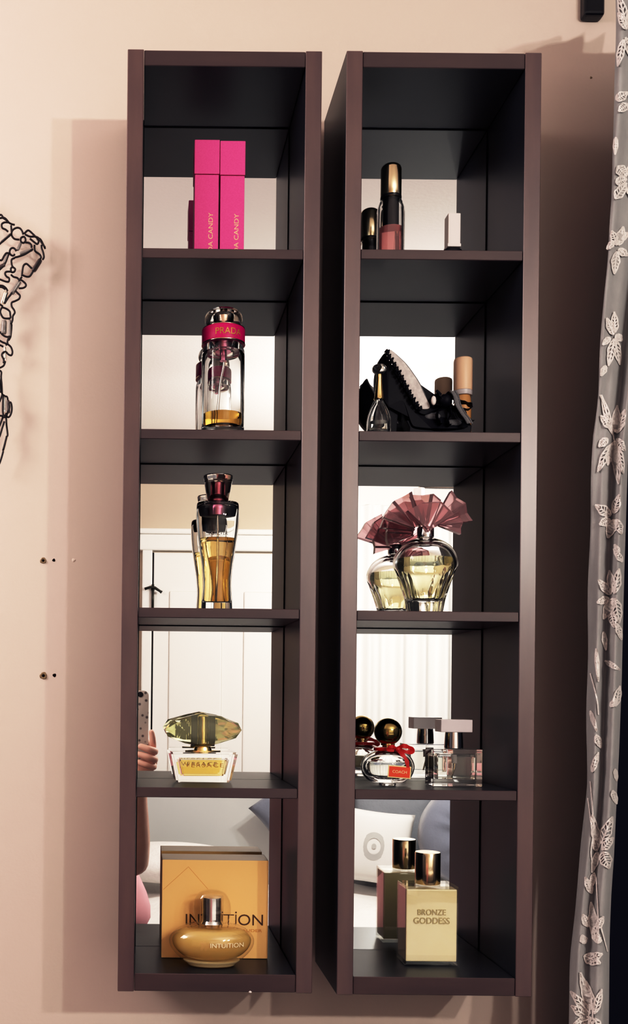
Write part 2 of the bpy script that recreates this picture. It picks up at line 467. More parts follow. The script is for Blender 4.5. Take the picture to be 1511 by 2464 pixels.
cap_o = rprof([(.0165, .1248), (.0195, .1275), (.0204, .1315), (.0192, .1365), (.0150, .1405), (.0080, .1428), (0, .1434)])
cap_i = rprof([(.0085, .1252), (.0088, .1300), (.0088, .1352), (.0060, .1366), (0, .1368)], 3)
obj('dome_cap', lathe(cap_o[::-1] + cap_i, 56), M['glass_thin'], t, True, 60)
obj('dip_tube', tube(crm([(0, 0, .098), (.001, 0, .085), (-.003, .001, .06), (-.006, .002, .0155)], 6), .0013, 8), M['glass_thin'], t, True)
obj('pump_housing', lathe([(0, .088), (.0038, .088), (.0038, .0975), (.0088, .098), (.0088, .1034), (0, .1034)], 24), M['plum_metal'], t, True, 35)
tx = text_bm('PRADA', .0066, .0290)
for v in tx.verts:
    a = (v.co.x - .0165) / R_
    rr = R_ + .00025 - v.co.y
    v.co = Vector((rr * math.sin(a + .27), -rr * math.cos(a + .27), v.co.z + .1088))
obj('lettering', tx, M['gold_ink'], t)

# --- hourglass bottle
t = thing('perfume_bottle', 'hourglass clear bottle half filled with amber, plum metal collar', 'perfume bottle', (.0808, -.0815, S3))
outer = rprof([(.0165, .0005), (.0168, .006), (.0158, .022), (.0155, .034), (.0168, .050), (.0196, .068), (.0220, .086), (.0232, .101), (.0228, .114), (.0222, .1175)])
inner = rprof([(.0120, .0105), (.0140, .0125), (.0138, .023), (.0135, .034), (.0148, .050), (.0175, .068), (.0200, .086), (.0212, .101), (.0210, .1140), (.0125, .1176)])
FS = .68
obj('glass_body', lathe([(0, 0)] + [(.0155, 0)] + outer + [(.021, .1185), (.0115, .1186)] + inner[::-1] + [(0, .0103)], 64, 1, FS), M['glass'], t, True, 45)
li = [p for p in inner if p[1] <= .0797]
li = [(max(r - .0003, 0), z + .0002) for r, z in li]
obj('liquid', lathe([(0, .0107)] + li + [(li[-1][0] + .0004, .0797), (0, .0797)], 56, 1, FS), M['amber'], t, True, 45)
def dark_backing():  # black backing added behind the collar where the glass neck looks dark
    b_ = lathe([(0, .1172), (.0214, .1172), (.0216, .1160), (.0205, .1080), (.0195, .1040), (0, .1040)], 48, 1, FS)
    bmesh.ops.bisect_plane(b_, geom=list(b_.verts) + list(b_.edges) + list(b_.faces), plane_co=(0, .0010, 0), plane_no=(0, -1, 0), clear_outer=True)
    bmesh.ops.holes_fill(b_, edges=[e for e in b_.edges if e.is_boundary])
    return b_
obj('shoulder', lathe([(.0108, .1188), (.0214, .1188), (.0222, .1176), (.0222, .1140), (.0205, .1102), (.0118, .1092)], 48, 1, FS, fn=None) if False else dark_backing(), M['satin_black'], t, True, 50)
obj('collar', lathe(rprof([(.0106, .1040), (.0106, .1142), (.0100, .1152), (.0088, .1165), (.0084, .1190), (.0078, .1230), (.0052, .1262), (.0050, .1290), (.0050, .1390), (.0042, .1396), (0, .1398)], 3), 40), M['plum_metal'], t, True, 40)
cap_o = rprof([(.0112, .1190), (.0118, .122), (.0134, .131), (.0150, .140), (.0160, .1456), (.0152, .1464)], 4)
obj('cap', lathe([(.0088, .1192)] + cap_o + [(.0090, .1466), (0, .1462)] + [(0, .1415), (.0060, .1412), (.0062, .1265), (.0090, .1230), (.0088, .1192)], 48), M['smoke_glass'], t, True, 50)
obj('cap_rim', lathe([(.0150, .1465), (.0161, .1459), (.0158, .1470), (.0146, .1473), (.0146, .1467)], 48), M['chrome'], t, True)
tx = text_bm('FOREVER', .0042, .0200)
shift(tx, -.0100, -.0232 * FS - .0002, .0815)
for v in tx.verts: v.co.y = -(.0222 * FS) * math.sqrt(max(0, 1 - (v.co.x / .0224) ** 2)) - .0003 + (v.co.y + .0232 * FS + .0002)
obj('lettering', tx, M['grey_ink'], t)
obj('dip_tube', tube([(0, 0, .108), (.0005, 0, .06), (-.001, 0, .0115)], .0011, 8), M['glass_thin'], t, True)

# --- bottle with the faceted lemon gem stopper
t = thing('perfume_bottle', 'low rectangular glass bottle under a large faceted pale yellow gem stopper', 'perfume bottle', (.0685, -.0655, S4))
def tapered(bm, wb, wt, db, dt, z0, z1, bev, seg=2):
    vs = add_box(bm, -.5, .5, -.5, .5, 0, 1)
    for v in vs:
        k = v.co.z
        v.co = Vector((v.co.x * (wb + (wt - wb) * k), v.co.y * (db + (dt - db) * k), z0 + (z1 - z0) * k))
    if bev:
        bmesh.ops.bevel(bm, geom=list({e for v in vs for e in v.link_edges}), offset=bev, segments=seg, affect='EDGES')
    return bm
bm = tapered(bmesh.new(), .0600, .0738, .0225, .0300, 0, .0328, .0022, 2)
ib = tapered(bmesh.new(), .0470, .0560, .0145, .0190, .0070, .0268, .0018, 2)
bmesh.ops.reverse_faces(ib, faces=ib.faces)
me_ = bpy.data.meshes.new('tmp'); ib.to_mesh(me_); ib.free(); bm.from_mesh(me_); bpy.data.meshes.remove(me_)
obj('glass_body', bm, M['glass'], t)
obj('liquid', tapered(bmesh.new(), .0464, .0540, .0140, .0178, .0073, .0245, .0016, 2), M['lemon_liq'], t)
obj('collar', lathe([(0, .0329), (.0195, .0329), (.0195, .0342), (.0100, .0346), (.0085, .0385), (0, .0385)], 40, 1, .55), M['gold'], t, True, 35)
bm = bmesh.new(); bmesh.ops.create_icosphere(bm, subdivisions=2, radius=1)
random.seed(7)
for v in bm.verts:
    p = v.co
    ax = abs(p.x) ** 1.25 * (1 if p.x > 0 else -1)
    v.co = Vector((ax * .0448, p.y * .0150, .0568 + p.z * .0186 * (1 - .10 * abs(p.x))))
obj('gem_stopper', bm, M['gem'], t)
obj('spray_pump', lathe([(0, .0392), (.0105, .0392), (.0075, .0420), (.0054, .0425), (.0054, .0690), (.0048, .0705), (0, .0707)], 32, 1, .9), M['gold'], t, True, 35)
bm = bmesh.new()
for s in (-1, 1): add_box(bm, s * .0095 - .0034, s * .0095 + .0034, -.0020, .0030, .0388, .0712, .001)
obj('pump_dark_reflection', bm, M['black'], t)  # black bars added to draw the dark reflections beside the gold pump
tx = text_bm('VERSACE', .0044, .0420, space=1.25)
xform(tx, Matrix.Translation((-.0215, -.0139, .0168)) @ Matrix.Rotation(math.radians(6.5), 4, 'X'))
obj('lettering', tx, M['gold_ink'], t)
t.rotation_euler = (0, 0, math.radians(5))

# --- orange carton
bx0 = XZ(389, 2190, 1.0597)[0]
t = thing('perfume_box', 'square orange carton with thin brown lettering leaning space behind oval bottle', 'box', (bx0, -.0763, S5))
t['label'] = 'square orange carton with thin brown lettering behind the oval amber bottle'
bw, bh, bd = .1155, .1066, .0400
bm = box(0, bw, 0, bd, 0, bh, .0008)
bm.normal_update()
for f in bm.faces: f.material_index = 1 if f.normal.z > .7 else 0
obj('carton', bm, [M['orange_card'], M['card_top']], t)
tx = bmesh.new()
def sub(s, h, w, x, z):
    b_ = text_bm(s, h, w); shift(b_, x, -.00022, z)
    me2 = bpy.data.meshes.new('tmp'); b_.to_mesh(me2); b_.free(); tx.from_mesh(me2); bpy.data.meshes.remove(me2)
sub('INTU', .0118, .0370, .0262, .0362)
for xx in (.0650, .0800):
    add_box(tx, xx, xx + .0012, -.00022, 0, .0362, .0478)
    bmesh.ops.create_circle(tx, cap_ends=True, radius=.0010, segments=12, matrix=Matrix.Translation((xx + .0006, -.0002, .0500)) @ Matrix.Rotation(PI / 2, 4, 'X'))
add_box(tx, .0668, .0786, -.00022, 0, .0468, .0478)
add_box(tx, .0720, .0732, -.00022, 0, .0362, .0478)
sub('ON', .0118, .0270, .0830, .0362)
obj('lettering', tx, M['ink'], t)
tx = text_bm('ESTEE LAUDER', .0030, .0440); shift(tx, .0650, -.00022, .0290)
obj('small_lettering', tx, M['ink_soft'], t)
bm = bmesh.new()
for (a, b_) in (((.0015, .074), (.0285, .099)), ((.0285, .099), (.050, .075))):
    p0, p1 = Vector((a[0], 0, a[1])), Vector((b_[0], 0, b_[1]))
    add_tube(bm, [p0, p1], .00022, 4)
obj('embossed_line', bm, M['ink_soft'], t)

# --- oval amber bottle
t = thing('perfume_bottle', 'squat oval amber bottle with a clear dome stopper before the orange carton', 'perfume bottle', (.0776, -.1035, S5))
outer = rprof([(.0235, .0004), (.0280, .0040), (.0365, .0115), (.0430, .0190), (.0450, .0262), (.0432, .0325), (.0370, .0385), (.0300, .0420), (.0262, .0432)])
inner = rprof([(.0200, .0075), (.0310, .0115), (.0392, .0190), (.0418, .0262), (.0402, .0318), (.0340, .0370), (.0220, .0402)])
FS = .54
obj('glass_body', lathe([(0, 0), (.0225, 0)] + outer + [(.0245, .0437), (.0100, .0440), (.0100, .0402)] + inner[::-1] + [(0, .0070)], 72, 1, FS), M['pane'], t, True, 45)
li = [(max(r - .0003, 0), z + .0002) for r, z in inner if z < .0392]
obj('liquid', lathe([(0, .0073)] + li + [(0, li[-1][1])], 64, 1, FS), M['orange_liq'], t, True, 45)
obj('glass_base', lathe(rprof([(0, .0006), (.0220, .0006), (.0262, .0032), (.0300, .0066), (.0200, .0068), (0, .0068)], 3), 64, 1, FS), M['honey_base'], t, True, 45)
obj('spray_cap', lathe(rprof([(0, .0442), (.0112, .0442), (.0112, .0460), (.0105, .0475), (.0103, .0500), (.0104, .0700), (.0098, .0722), (.0060, .0730), (0, .0731)], 3), 40, 1, .9), M['chrome'], t, True, 35)
cap_o = rprof([(.0150, .0445), (.0188, .0500), (.0202, .0580), (.0190, .0680), (.0140, .0762), (.0070, .0795), (0, .0802)])
cap_i = rprof([(.0122, .0446), (.0122, .0500), (.0122, .0700), (.0105, .0738), (0, .0742)], 3)
obj('dome_stopper', lathe(cap_o[::-1] + cap_i, 48, 1, .62), M['pane'], t, True, 60)
tx = text_bm('INTUITION', .0046, .0350)
for v in tx.verts:
    z = .0245 + v.co.z; x = -.003 + v.co.x
    v.co = Vector((x, -.0448 * FS * math.sqrt(max(0, 1 - (x / .0448) ** 2)) - .0004 + v.co.y, z))
obj('lettering', tx, M['white_ink'], t)
obj('dip_tube', tube([(0, 0, .0395), (.002, 0, .02), (.006, 0, .0085)], .0012, 8), M['glass_thin'], t, True)

# ------------------------------------------------------------------ RIGHT UNIT
S1, S2, S3, S4, S5 = .4586, .2722, .0881, -.0953, -.2873

# --- slim bottle with black and gold cap, rose liquid
t = thing('perfume_bottle', 'slim round glass bottle with a tall black-gold cap and rose liquid', 'perfume bottle', (.2655, -.076, S1))
R_ = .0149
obj('glass_body', lathe([(0, 0), (R_ - .0006, 0), (R_, .0006), (R_, .0668), (R_ - .0007, .0715), (R_ - .0020, .0755), (R_ - .0035, .0788), (.0098, .0800),
                         (.0098, .0770), (.0112, .0740), (.0124, .0690), (.0126, .0050), (0, .0045)], 56), M['glass'], t, True, 40)
obj('liquid', lathe([(0, .0050), (.0122, .0053), (.0122, .0480), (0, .0480)], 40), M['rose_liq'], t, True, 40)
obj('inner_sleeve', lathe([(0, .0482), (.0088, .0482), (.0088, .0795), (0, .0795)], 32), M['black'], t, True, 40)
obj('cap', lathe([(0, .0802), (.0108, .0802), (.0111, .0808), (.0111, .1128), (.0104, .1150), (.0085, .1168), (.0050, .1178), (0, .1180)], 48), M['gold_soft'], t, True, 40)
obj('cap_band', lathe([(.0109, .0803), (.0113, .0806), (.0113, .0830), (.0109, .0833)], 40), M['black'], t, True)

# --- little white-capped bottle
bxw = XZ(1093.5, 550, 1.05)
t = thing('small_bottle', 'tiny bottle with a white oblong cap on a rounded black base', 'bottle', (bxw[0], -.079, S1))
obj('base', lathe(rprof([(0, 0), (.0102, 0), (.0112, .002), (.0114, .018), (.0105, .0235), (.0070, .0258), (0, .0262)], 4), 36, 1, .8), M['black'], t, True, 40)
obj('cap', box(-.0066, .0066, -.0070, .0070, .0263, .0620, .0008), M['white_pl'], t)
obj('shoulder', box(-.0072, .0072, -.0076, .0076, .0258, .0292, .0006), M['white_pl'], t)

# --- clear bell bottle with gold stem
t = thing('miniature_perfume_bottle', 'miniature bell-shaped clear bottle with a thin gold neck beside the shoe', 'perfume bottle', (.2462, -.1120, S2))
bo = rprof([(.0118, .0005), (.0124, .006), (.0123, .016), (.0105, .0245), (.0075, .0320), (.0052, .0370), (.0040, .0385)], 4)
bi = rprof([(.0090, .0055), (.0098, .0085), (.0096, .0150), (.0082, .0225), (.0055, .0295), (.0028, .0345)], 4)
obj('glass_body', lathe([(0, 0), (.0110, 0)] + bo + [(.0028, .0386)] + bi[::-1] + [(0, .0050)], 48), M['glass'], t, True, 45)
obj('liquid', lathe([(0, .0058), (.0086, .0060), (.0093, .0088), (.0091, .0150), (0, .0150)], 32), M['clear_liq'], t, True, 40)
obj('gold_neck', lathe(rprof([(0, .0388), (.0050, .0388), (.0046, .0420), (.0036, .0500), (.0030, .0580), (.0028, .0650), (0, .0652)], 3), 32), M['gold'], t, True, 40)
obj('stopper', lathe(rprof([(0, .0653), (.0030, .0654), (.0066, .0680), (.0074, .0712), (.0058, .0745), (0, .0762)], 4), 32), M['glass_thin'], t, True, 60)

# --- black high-heel ornament
SD = 1.066
shoe = thing('high_heel_shoe_ornament', 'black high-heeled shoe ornament with silver lining and black bow', 'ornament', (0, CAMY + SD, S2))
def sp(cx, cy):      # crop coordinates used while tracing the shoe -> local x, z
    x, z = XZ(860 + cx / 5.037, 840 + cy / 5.037, SD)
    return (x, z - S2)
ZB = 0.0
def floorz(p): return (p[0], max(p[1], .0))
def poly_shift(pl): return [sp(*p) for p in pl]
upper_o = poly_shift([(318, 74), (262, 140), (228, 240), (208, 380), (214, 520), (250, 640), (330, 735), (352, 760), (480, 700), (510, 730), (548, 840), (590, 960)])
tail = poly_shift([(640, 1010), (760, 1030), (940, 1040), (1120, 1040), (1240, 1030), (1330, 1000), (1350, 940), (1270, 840), (1150, 740), (1040, 700), (920, 740), (820, 800), (740, 800), (680, 730), (600, 590), (520, 440), (420, 270), (350, 130)])
zmin = sp(900, 1040)[1]
def fit(p):   # soles that pass below the shelf edge sink to the shelf top
    return p
outline = crm([(*p, 0) for p in upper_o + tail], 4, closed=True)
outline = [(p.x, p.y) for p in outline]
def half_w(x):
    a, b_ = sp(230, 0)[0], sp(1340, 0)[0]
    u = (x - a) / (b_ - a)
    return .0085 + .0055 * math.sin(max(0, min(1, u)) * PI) + (.002 if u > .6 else 0)
bm = bmesh.new()
n = len(outline)
A, B, C, Dv = [], [], [], []
cxm = sum(p[0] for p in outline) / n; czm = sum(p[1] for p in outline) / n
for (x, z) in outline:
    h_ = half_w(x)
    A.append(bm.verts.new((x, -h_ * .62, z))); B.append(bm.verts.new((x, h_ * .62, z)))
def ins(p, k): return (p[0] + (cxm - p[0]) * 0, p[1])
# inset rims for a rounded section
def inset(poly, d):
    out = []
    m = len(poly)
    for i in range(m):
        p0, p1, p2 = Vector(poly[i - 1]), Vector(poly[i]), Vector(poly[(i + 1) % m])
        tvec = (p2 - p0); tvec = tvec.normalized() if tvec.length > 1e-9 else Vector((1, 0))
        nrm = Vector((-tvec.y, tvec.x))
        out.append((p1.x + nrm.x * d * SGN, p1.y + nrm.y * d * SGN))
    return out
area = sum(outline[i][0] * outline[(i + 1) % n][1] - outline[(i + 1) % n][0] * outline[i][1] for i in range(n))
SGN = 1 if area > 0 else -1
io = inset(outline, .0028)
for (x, z) in io:
    h_ = half_w(x)
    C.append(bm.verts.new((x, -h_, z))); Dv.append(bm.verts.new((x, h_, z)))
for k in range(n):
    k2 = (k + 1) % n
    bm.faces.new((A[k], A[k2], B[k2], B[k])); bm.faces.new((C[k], C[k2], A[k2], A[k])); bm.faces.new((B[k], B[k2], Dv[k2], Dv[k]))
fC = bm.faces.new(C[::-1]); fD = bm.faces.new(Dv)
bmesh.ops.triangulate(bm, faces=[fC, fD])
bmesh.ops.recalc_face_normals(bm, faces=bm.faces)
lowest = min(v.co.z for v in bm.verts)
obj('upper', bm, M['satin_black'], shoe, True, 55)
# heel
hp = poly_shift([(300, 650), (352, 720), (378, 900), (384, 1000)]) 
hp2 = poly_shift([(458, 1000), (470, 860), (492, 700), (440, 560), (330, 560)])
hx0, hx1 = sp(384, 0)[0], sp(458, 0)[0]
heel = hp + [(hx0 + .001, .0002), (hx1 - .0005, .0002)] + hp2
bm = bmesh.new(); add_prism(bm, heel, -.0060, .0060, .0008)
obj('heel', bm, M['satin_black'], shoe)
# sole block under the toe reaching the shelf
tz = [sp(560, 900), sp(600, 985), (sp(590, 0)[0], .0002), (sp(1330, 0)[0], .0002), sp(1345, 960), sp(1000, 940)]
bm = bmesh.new(); add_prism(bm, tz, -.0110, .0110, .0008)
obj('sole', bm, M['satin_black'], shoe)
# silver lining (far inner side)
lin_p = crm([(*sp(*p), 0) for p in [(322, 82), (368, 74), (450, 150), (540, 240), (630, 360), (700, 470), (770, 620), (830, 745), (790, 780), (720, 770), (650, 690), (600, 600), (540, 470), (440, 290), (360, 170)]], 4, closed=True)
bm = bmesh.new(); add_prism(bm, [(p.x, p.y) for p in lin_p], -.0155, -.0085, .0008)
obj('lining', bm, M['lining'], shoe, True, 50)
bm = bmesh.new()
edge_far = crm([(*sp(*p), 0) for p in [(368, 70), (455, 145), (550, 238), (640, 358), (712, 470), (782, 620), (840, 750)]], 5)
add_tube(bm, [(p.x, -.012, p.y) for p in edge_far], .0011, 6)
obj('topline_piping', bm, M['lace'], shoe, True)
# ruffled trim along the near topline
bm = bmesh.new()
tr = crm([(*sp(*p), 0) for p in [(312, 90), (350, 180), (410, 280), (470, 380), (530, 500), (590, 610), (640, 700), (720, 790)]], 4)
for i, p in enumerate(tr):
    s = .0022 + .0006 * (i % 2)
    bmesh.ops.create_icosphere(bm, subdivisions=2, radius=1, matrix=Matrix.Translation((p.x - .001 + .0009 * (i % 2), -.0165 - .001 * (i % 3), p.y)) @ Matrix.Rotation(-.9, 4, 'Y') @ Matrix.Diagonal((s * 1.25, s * .8, s * .55, 1)))
obj('ruffle_trim', bm, M['satin_black'], shoe, True)
# bow on the toe: loops, tails and a lace strip
bm = bmesh.new()
def ribbon(bm, pts, w, th=.0006):
    P = crm(pts, 6)
    prev = None
    for i, p in enumerate(P):
        ww = w * (.75 + .25 * math.sin(i * 1.1))
        q = [bm.verts.new((p.x, p.y - ww, p.z)), bm.verts.new((p.x, p.y + ww, p.z)), bm.verts.new((p.x + th, p.y + ww, p.z + th)), bm.verts.new((p.x + th, p.y - ww, p.z + th))]
        if prev:
            for k in range(4): bm.faces.new((prev[k], prev[(k + 1) % 4], q[(k + 1) % 4], q[k]))
        prev = q
def L3(cx, cy, y): x, z = sp(cx, cy); return (x, y, z)
for pts in ([(960, 700), (900, 620), (850, 640), (840, 700), (900, 760), (980, 740)],
            [(980, 700), (1000, 610), (1080, 620), (1120, 690), (1060, 760), (980, 740)],
            [(1000, 720), (1090, 660), (1200, 700), (1290, 730), (1300, 790), (1200, 790), (1060, 760)],
            [(960, 760), (900, 830), (920, 920), (960, 970)],
            [(1040, 770), (1060, 860), (1030, 940), (1060, 985)],
            [(1120, 740), (1210, 830), (1270, 900), (1330, 940)]):
    ribbon(bm, [L3(a, b_, -.017 - .002 * math.sin(i * 2.1)) for i, (a, b_) in enumerate(pts)], .0062)
bmesh.ops.create_icosphere(bm, subdivisions=2, radius=.0075, matrix=Matrix.Translation(L3(1000, 690, -.0175)))
add_tube(bm, [L3(940, 620, -.018), L3(905, 590, -.02), L3(890, 578, -.021)], [.0022, .0018, .0014], 8)
obj('bow', bm, M['satin_black'], shoe, True, 50)
bm = bmesh.new()
ls = crm([L3(*p, -.0255) for p in [(1070, 600), (1105, 660), (1130, 760), (1180, 850), (1240, 930), (1270, 985)]], 6)
for i in range(len(ls) - 1):
    a, b_ = ls[i], ls[i + 1]
    w_ = .0024
    vs = [bm.verts.new((a.x - w_, a.y, a.z)), bm.verts.new((a.x + w_, a.y, a.z + .001)), bm.verts.new((b_.x + w_, b_.y, b_.z + .001)), bm.verts.new((b_.x - w_, b_.y, b_.z))]
    bm.faces.new(vs)
    bmesh.ops.create_icosphere(bm, subdivisions=1, radius=.0011, matrix=Matrix.Translation((a.x - w_, a.y, a.z)))
    bmesh.ops.create_icosphere(bm, subdivisions=1, radius=.0011, matrix=Matrix.Translation((a.x + w_, a.y, a.z)))
for q in ((850, 850), (900, 850), (1110, 930), (1150, 930)):
    bmesh.ops.create_icosphere(bm, subdivisions=2, radius=.0056, matrix=Matrix.Translation(L3(*q, -.0105)) @ Matrix.Diagonal((1.2, .5, .7, 1)))
obj('lace_strip', bm, M['lace'], shoe, True)
bm = bmesh.new()
bmesh.ops.create_icosphere(bm, subdivisions=2, radius=.0035, matrix=Matrix.Translation(L3(850, 700, -.022)) @ Matrix.Diagonal((.8, .6, 1.5, 1)))
obj('pearl', bm, M['white_pl'], shoe, True)

# --- peach capped bottle
t = thing('small_bottle', 'small round bottle with a tall peach cap behind the shoe bow', 'bottle', (.3504, -.062, S2))
obj('glass_body', lathe([(0, 0), (.0086, 0), (.0092, .001), (.0092, .0500), (.0085, .0560), (.0078, .0588), (0, .0588)], 40), M['tan_liq'], t, True, 40)
obj('clear_ring', lathe([(0, .0589), (.0098, .0589), (.0101, .0596), (.0101, .0640), (0, .0642)], 40), M['frost'], t, True, 40)
obj('cap', lathe([(0, .0643), (.0099, .0643), (.0101, .0650), (.0101, .0970), (.0096, .0992), (.0080, .1003), (0, .1006)], 40), M['peach'], t, True, 40)

# --- fluted bottle with the rose resin cap
t = thing('perfume_bottle', 'bulbous fluted glass bottle with pale liquid and a dusky pink fan-shaped cap', 'perfume bottle', (.3032, -.0890, S3))
def flute(a, z):
    k = max(0, min(1, (.052 - z) / .02))
    return 1 - k * .045 * (1 - abs(math.cos(a * 7)))
outer = rprof([(.0185, .0006), (.0196, .006), (.0215, .016), (.0260, .031), (.0312, .045), (.0337, .0525), (.0328, .0615), (.0275, .071), (.0195, .0775), (.0112, .0812), (.0092, .0822)])
inner = rprof([(.0120, .0150), (.0165, .018), (.0205, .030), (.0262, .045), (.0296, .0525), (.0288, .0600), (.0240, .068), (.0165, .0735), (.0070, .0765)])
obj('glass_body', lathe([(0, 0), (.0172, 0)] + outer + [(.0070, .0824)] + inner[::-1] + [(0, .0145)], 84, fn=flute), M['glass'], t, True, 50)
li = [(max(r - .0003, 0), z + .0002) for r, z in inner if z < .0588]
obj('liquid', lathe([(0, .0148)] + li + [(li[-1][0], .0588), (0, .0588)], 56), M['pale_liq'], t, True, 45)
obj('neck', lathe([(0, .0826), (.0088, .0826), (.0088, .0925), (.0080, .0935), (0, .0935)], 32), M['chrome'], t, True, 40)
def fan(bm, apex, a0, a1, r0, r1, n, y0, th, lean=0.0, jag=.035):
    """pleated scallop: a thick zig-zag fan opening from apex between two angles (degrees)"""
    rows = []
    for i in range(n + 1):
        a = math.radians(a0 + (a1 - a0) * i / n)
        z_ = (i % 2) * th * .55
        rr = r1 * (1 - jag * (i % 2))
        d = Vector((math.cos(a), 0, math.sin(a)))
        rows.append([bm.verts.new(Vector(apex) + d * r0 + Vector((0, y0 + z_ * .3, 0))),
                     bm.verts.new(Vector(apex) + d * rr + Vector((0, y0 + z_ + lean, 0))),
                     bm.verts.new(Vector(apex) + d * rr + Vector((0, y0 + z_ + th + lean, 0))),
                     bm.verts.new(Vector(apex) + d * r0 + Vector((0, y0 + z_ * .3 + th * .8, 0)))])
    fs = []
    for A, B in zip(rows, rows[1:]):
        for k in range(4): fs.append(bm.faces.new((A[k], A[(k + 1) % 4], B[(k + 1) % 4], B[k])))
    fs.append(bm.faces.new(rows[0])); fs.append(bm.faces.new(rows[-1][::-1]))
    bmesh.ops.recalc_face_normals(bm, faces=fs)
ap = lambda px, py: (lambda q: (q[0] - .3032, 0, q[1] - S3))(XZ(px, py, 1.047))
px_ = 1.047 / FPX
for (a_, a0, a1, r0, r1, n_, y0, th, lean) in (
        ((1008, 1278), 162, 104, .006, 94 * px_, 4, -.006, .010, -.002),
        ((1022, 1276), 110, 60, .006, 90 * px_, 3, -.004, .012, .004),
        ((1030, 1272), 62, 8, .006, 96 * px_, 4, -.010, .010, -.006),
        ((1024, 1284), 140, 36, .003, 72 * px_, 3, -.016, .007, -.004),
        ((1040, 1268), 30, -22, .004, 62 * px_, 4, -.014, .007, -.003),
        ((1012, 1276), 170, 60, .006, 84 * px_, 7, .008, .009, .016),
        ((1016, 1280), 200, 130, .006, 70 * px_, 5, .012, .009, .014)):
    bm = bmesh.new(); fan(bm, ap(*a_), a0, a1, r0, r1, n_, y0, th, lean)
    obj('cap_petal', bm, M['rosin'], t)

# --- round bottle with ball cap and red ribbon
t = thing('perfume_bottle', 'round clear bottle with a dark gold ball cap and red ribbon', 'perfume bottle', (.2654, -.0885, S4))
FS = .62
ow = rprof([(.0100, .0028), (.0180, .0040), (.0250, .0090), (.0283, .0170), (.0280, .0240), (.0238, .0315), (.0160, .0365), (.0085, .0385)])
iw = rprof([(.0110, .0090), (.0200, .0115), (.0240, .0175), (.0238, .0235), (.0195, .0295), (.0115, .0335), (.0060, .0345)])
obj('glass_body', lathe([(0, 0), (.0085, 0), (.0092, .0006), (.0090, .0022)] + ow + [(.0060, .0390)] + iw[::-1] + [(0, .0086)], 64, 1, FS), M['glass'], t, True, 45)
li = [(max(r - .0003, 0), z + .0002) for r, z in iw if z < .0255]
obj('liquid', lathe([(0, .0090)] + li + [(li[-1][0], .0255), (0, .0255)], 48, 1, FS), M['clear_liq'], t, True, 45)
obj('gold_neck', lathe([(0, .0391), (.0058, .0391), (.0058, .0425), (.0074, .0430), (.0074, .0450), (.0050, .0455), (0, .0455)], 32), M['gold'], t, True, 35)
obj('ball_cap', lathe([(0, .0432)] + [(.0147 * math.sin(a * PI / 24), .0576 - .0147 * math.cos(a * PI / 24)) for a in range(2, 24)] + [(0, .0723)], 48),
    pbr('dark_gold_ball', (.42, .32, .13), .1, 1), t, True)
bm = bmesh.new()
add_lathe(bm, [(.0065, .0375), (.0150, .0372), (.0152, .0405), (.0066, .0412), (.0065, .0375)], 40, 1, FS)
def flat_ribbon(bm, pts, w, nrm=(0, -1, 0), th=.0005):
    P = crm(pts, 6); prev = None
    for i, p in enumerate(P):
        tv = (P[min(i + 1, len(P) - 1)] - P[max(i - 1, 0)]).normalized()
        sd = tv.cross(Vector(nrm)).normalized() * w * (.85 + .15 * math.cos(i * .9))
        o_ = Vector(nrm) * th
        q = [bm.verts.new(p + sd), bm.verts.new(p - sd), bm.verts.new(p - sd + o_), bm.verts.new(p + sd + o_)]
        if prev:
            for k in range(4): bm.faces.new((prev[k], prev[(k + 1) % 4], q[(k + 1) % 4], q[k]))
        else: bm.faces.new(q[::-1])
        prev = q
    bm.faces.new(prev)
obj('ribbon', bm, M['red'], t, True, 40)
bm = bmesh.new()
flat_ribbon(bm, [(.006, -.0120, .0395), (.012, -.0170, .0432), (.020, -.0150, .0410), (.0235, -.0130, .0372), (.016, -.0150, .0368), (.008, -.0125, .0385)], .0024)
flat_ribbon(bm, [(.006, -.0122, .0390), (.010, -.0180, .0350), (.0145, -.0192, .0290), (.0165, -.0188, .0215), (.0172, -.0182, .0165)], .0023)
flat_ribbon(bm, [(.006, -.0122, .0392), (.001, -.0165, .0425), (-.004, -.0150, .0395), (.003, -.0140, .0380)], .0020)
bmesh.ops.create_icosphere(bm, subdivisions=2, radius=.0030, matrix=Matrix.Translation((.007, -.0140, .0392)))
obj('bow', bm, M['red'], t, True, 50)
bm = box(-.0055, .0188, -.0190, -.0184, .0098, .0228, .0002)
lb = obj('paper_label', bm, M['cream'], t)
obj('label_field', box(-.0044, .0177, -.0193, -.01895, .0109, .0217), M['label'], lb)
tx = text_bm('COACH', .0030, .0150); shift(tx, -.0008, -.01955, .0150)
obj('lettering', tx, M['cream'], lb)
for o in (lb,):
    o.matrix_local = Matrix.Rotation(math.radians(4), 4, 'Y')

# --- square clear bottle with oblong acrylic cap
xl_ = .3123
t = thing('perfume_bottle', 'square clear glass bottle with a wide frosted white oblong cap', 'perfume bottle', (xl_ + .0264, -.0799, S4))
bm = box(-.0264, .0264, -.0145, .0145, 0, .0398, .0010)
ib = box(-.0205, .0205, -.0098, .0098, .0070, .0345, .0020)
bmesh.ops.reverse_faces(ib, faces=ib.faces)
me_ = bpy.data.meshes.new('tmp'); ib.to_mesh(me_); ib.free(); bm.from_mesh(me_); bpy.data.meshes.remove(me_)
obj('glass_body', bm, M['glass'], t)
obj('liquid', box(-.0201, .0201, -.0094, .0094, .0074, .0320, .0016), M['clear_liq'], t)
obj('metal_neck', lathe([(0, .0399), (.0095, .0399), (.0100, .0405), (.0096, .0500), (.0090, .0575), (0, .0576)], 40), M['chrome'], t, True, 35)
obj('cap', box(-.0172, .0166, -.0112, .0112, .0577, .0712, .0008), M['frost'], t)
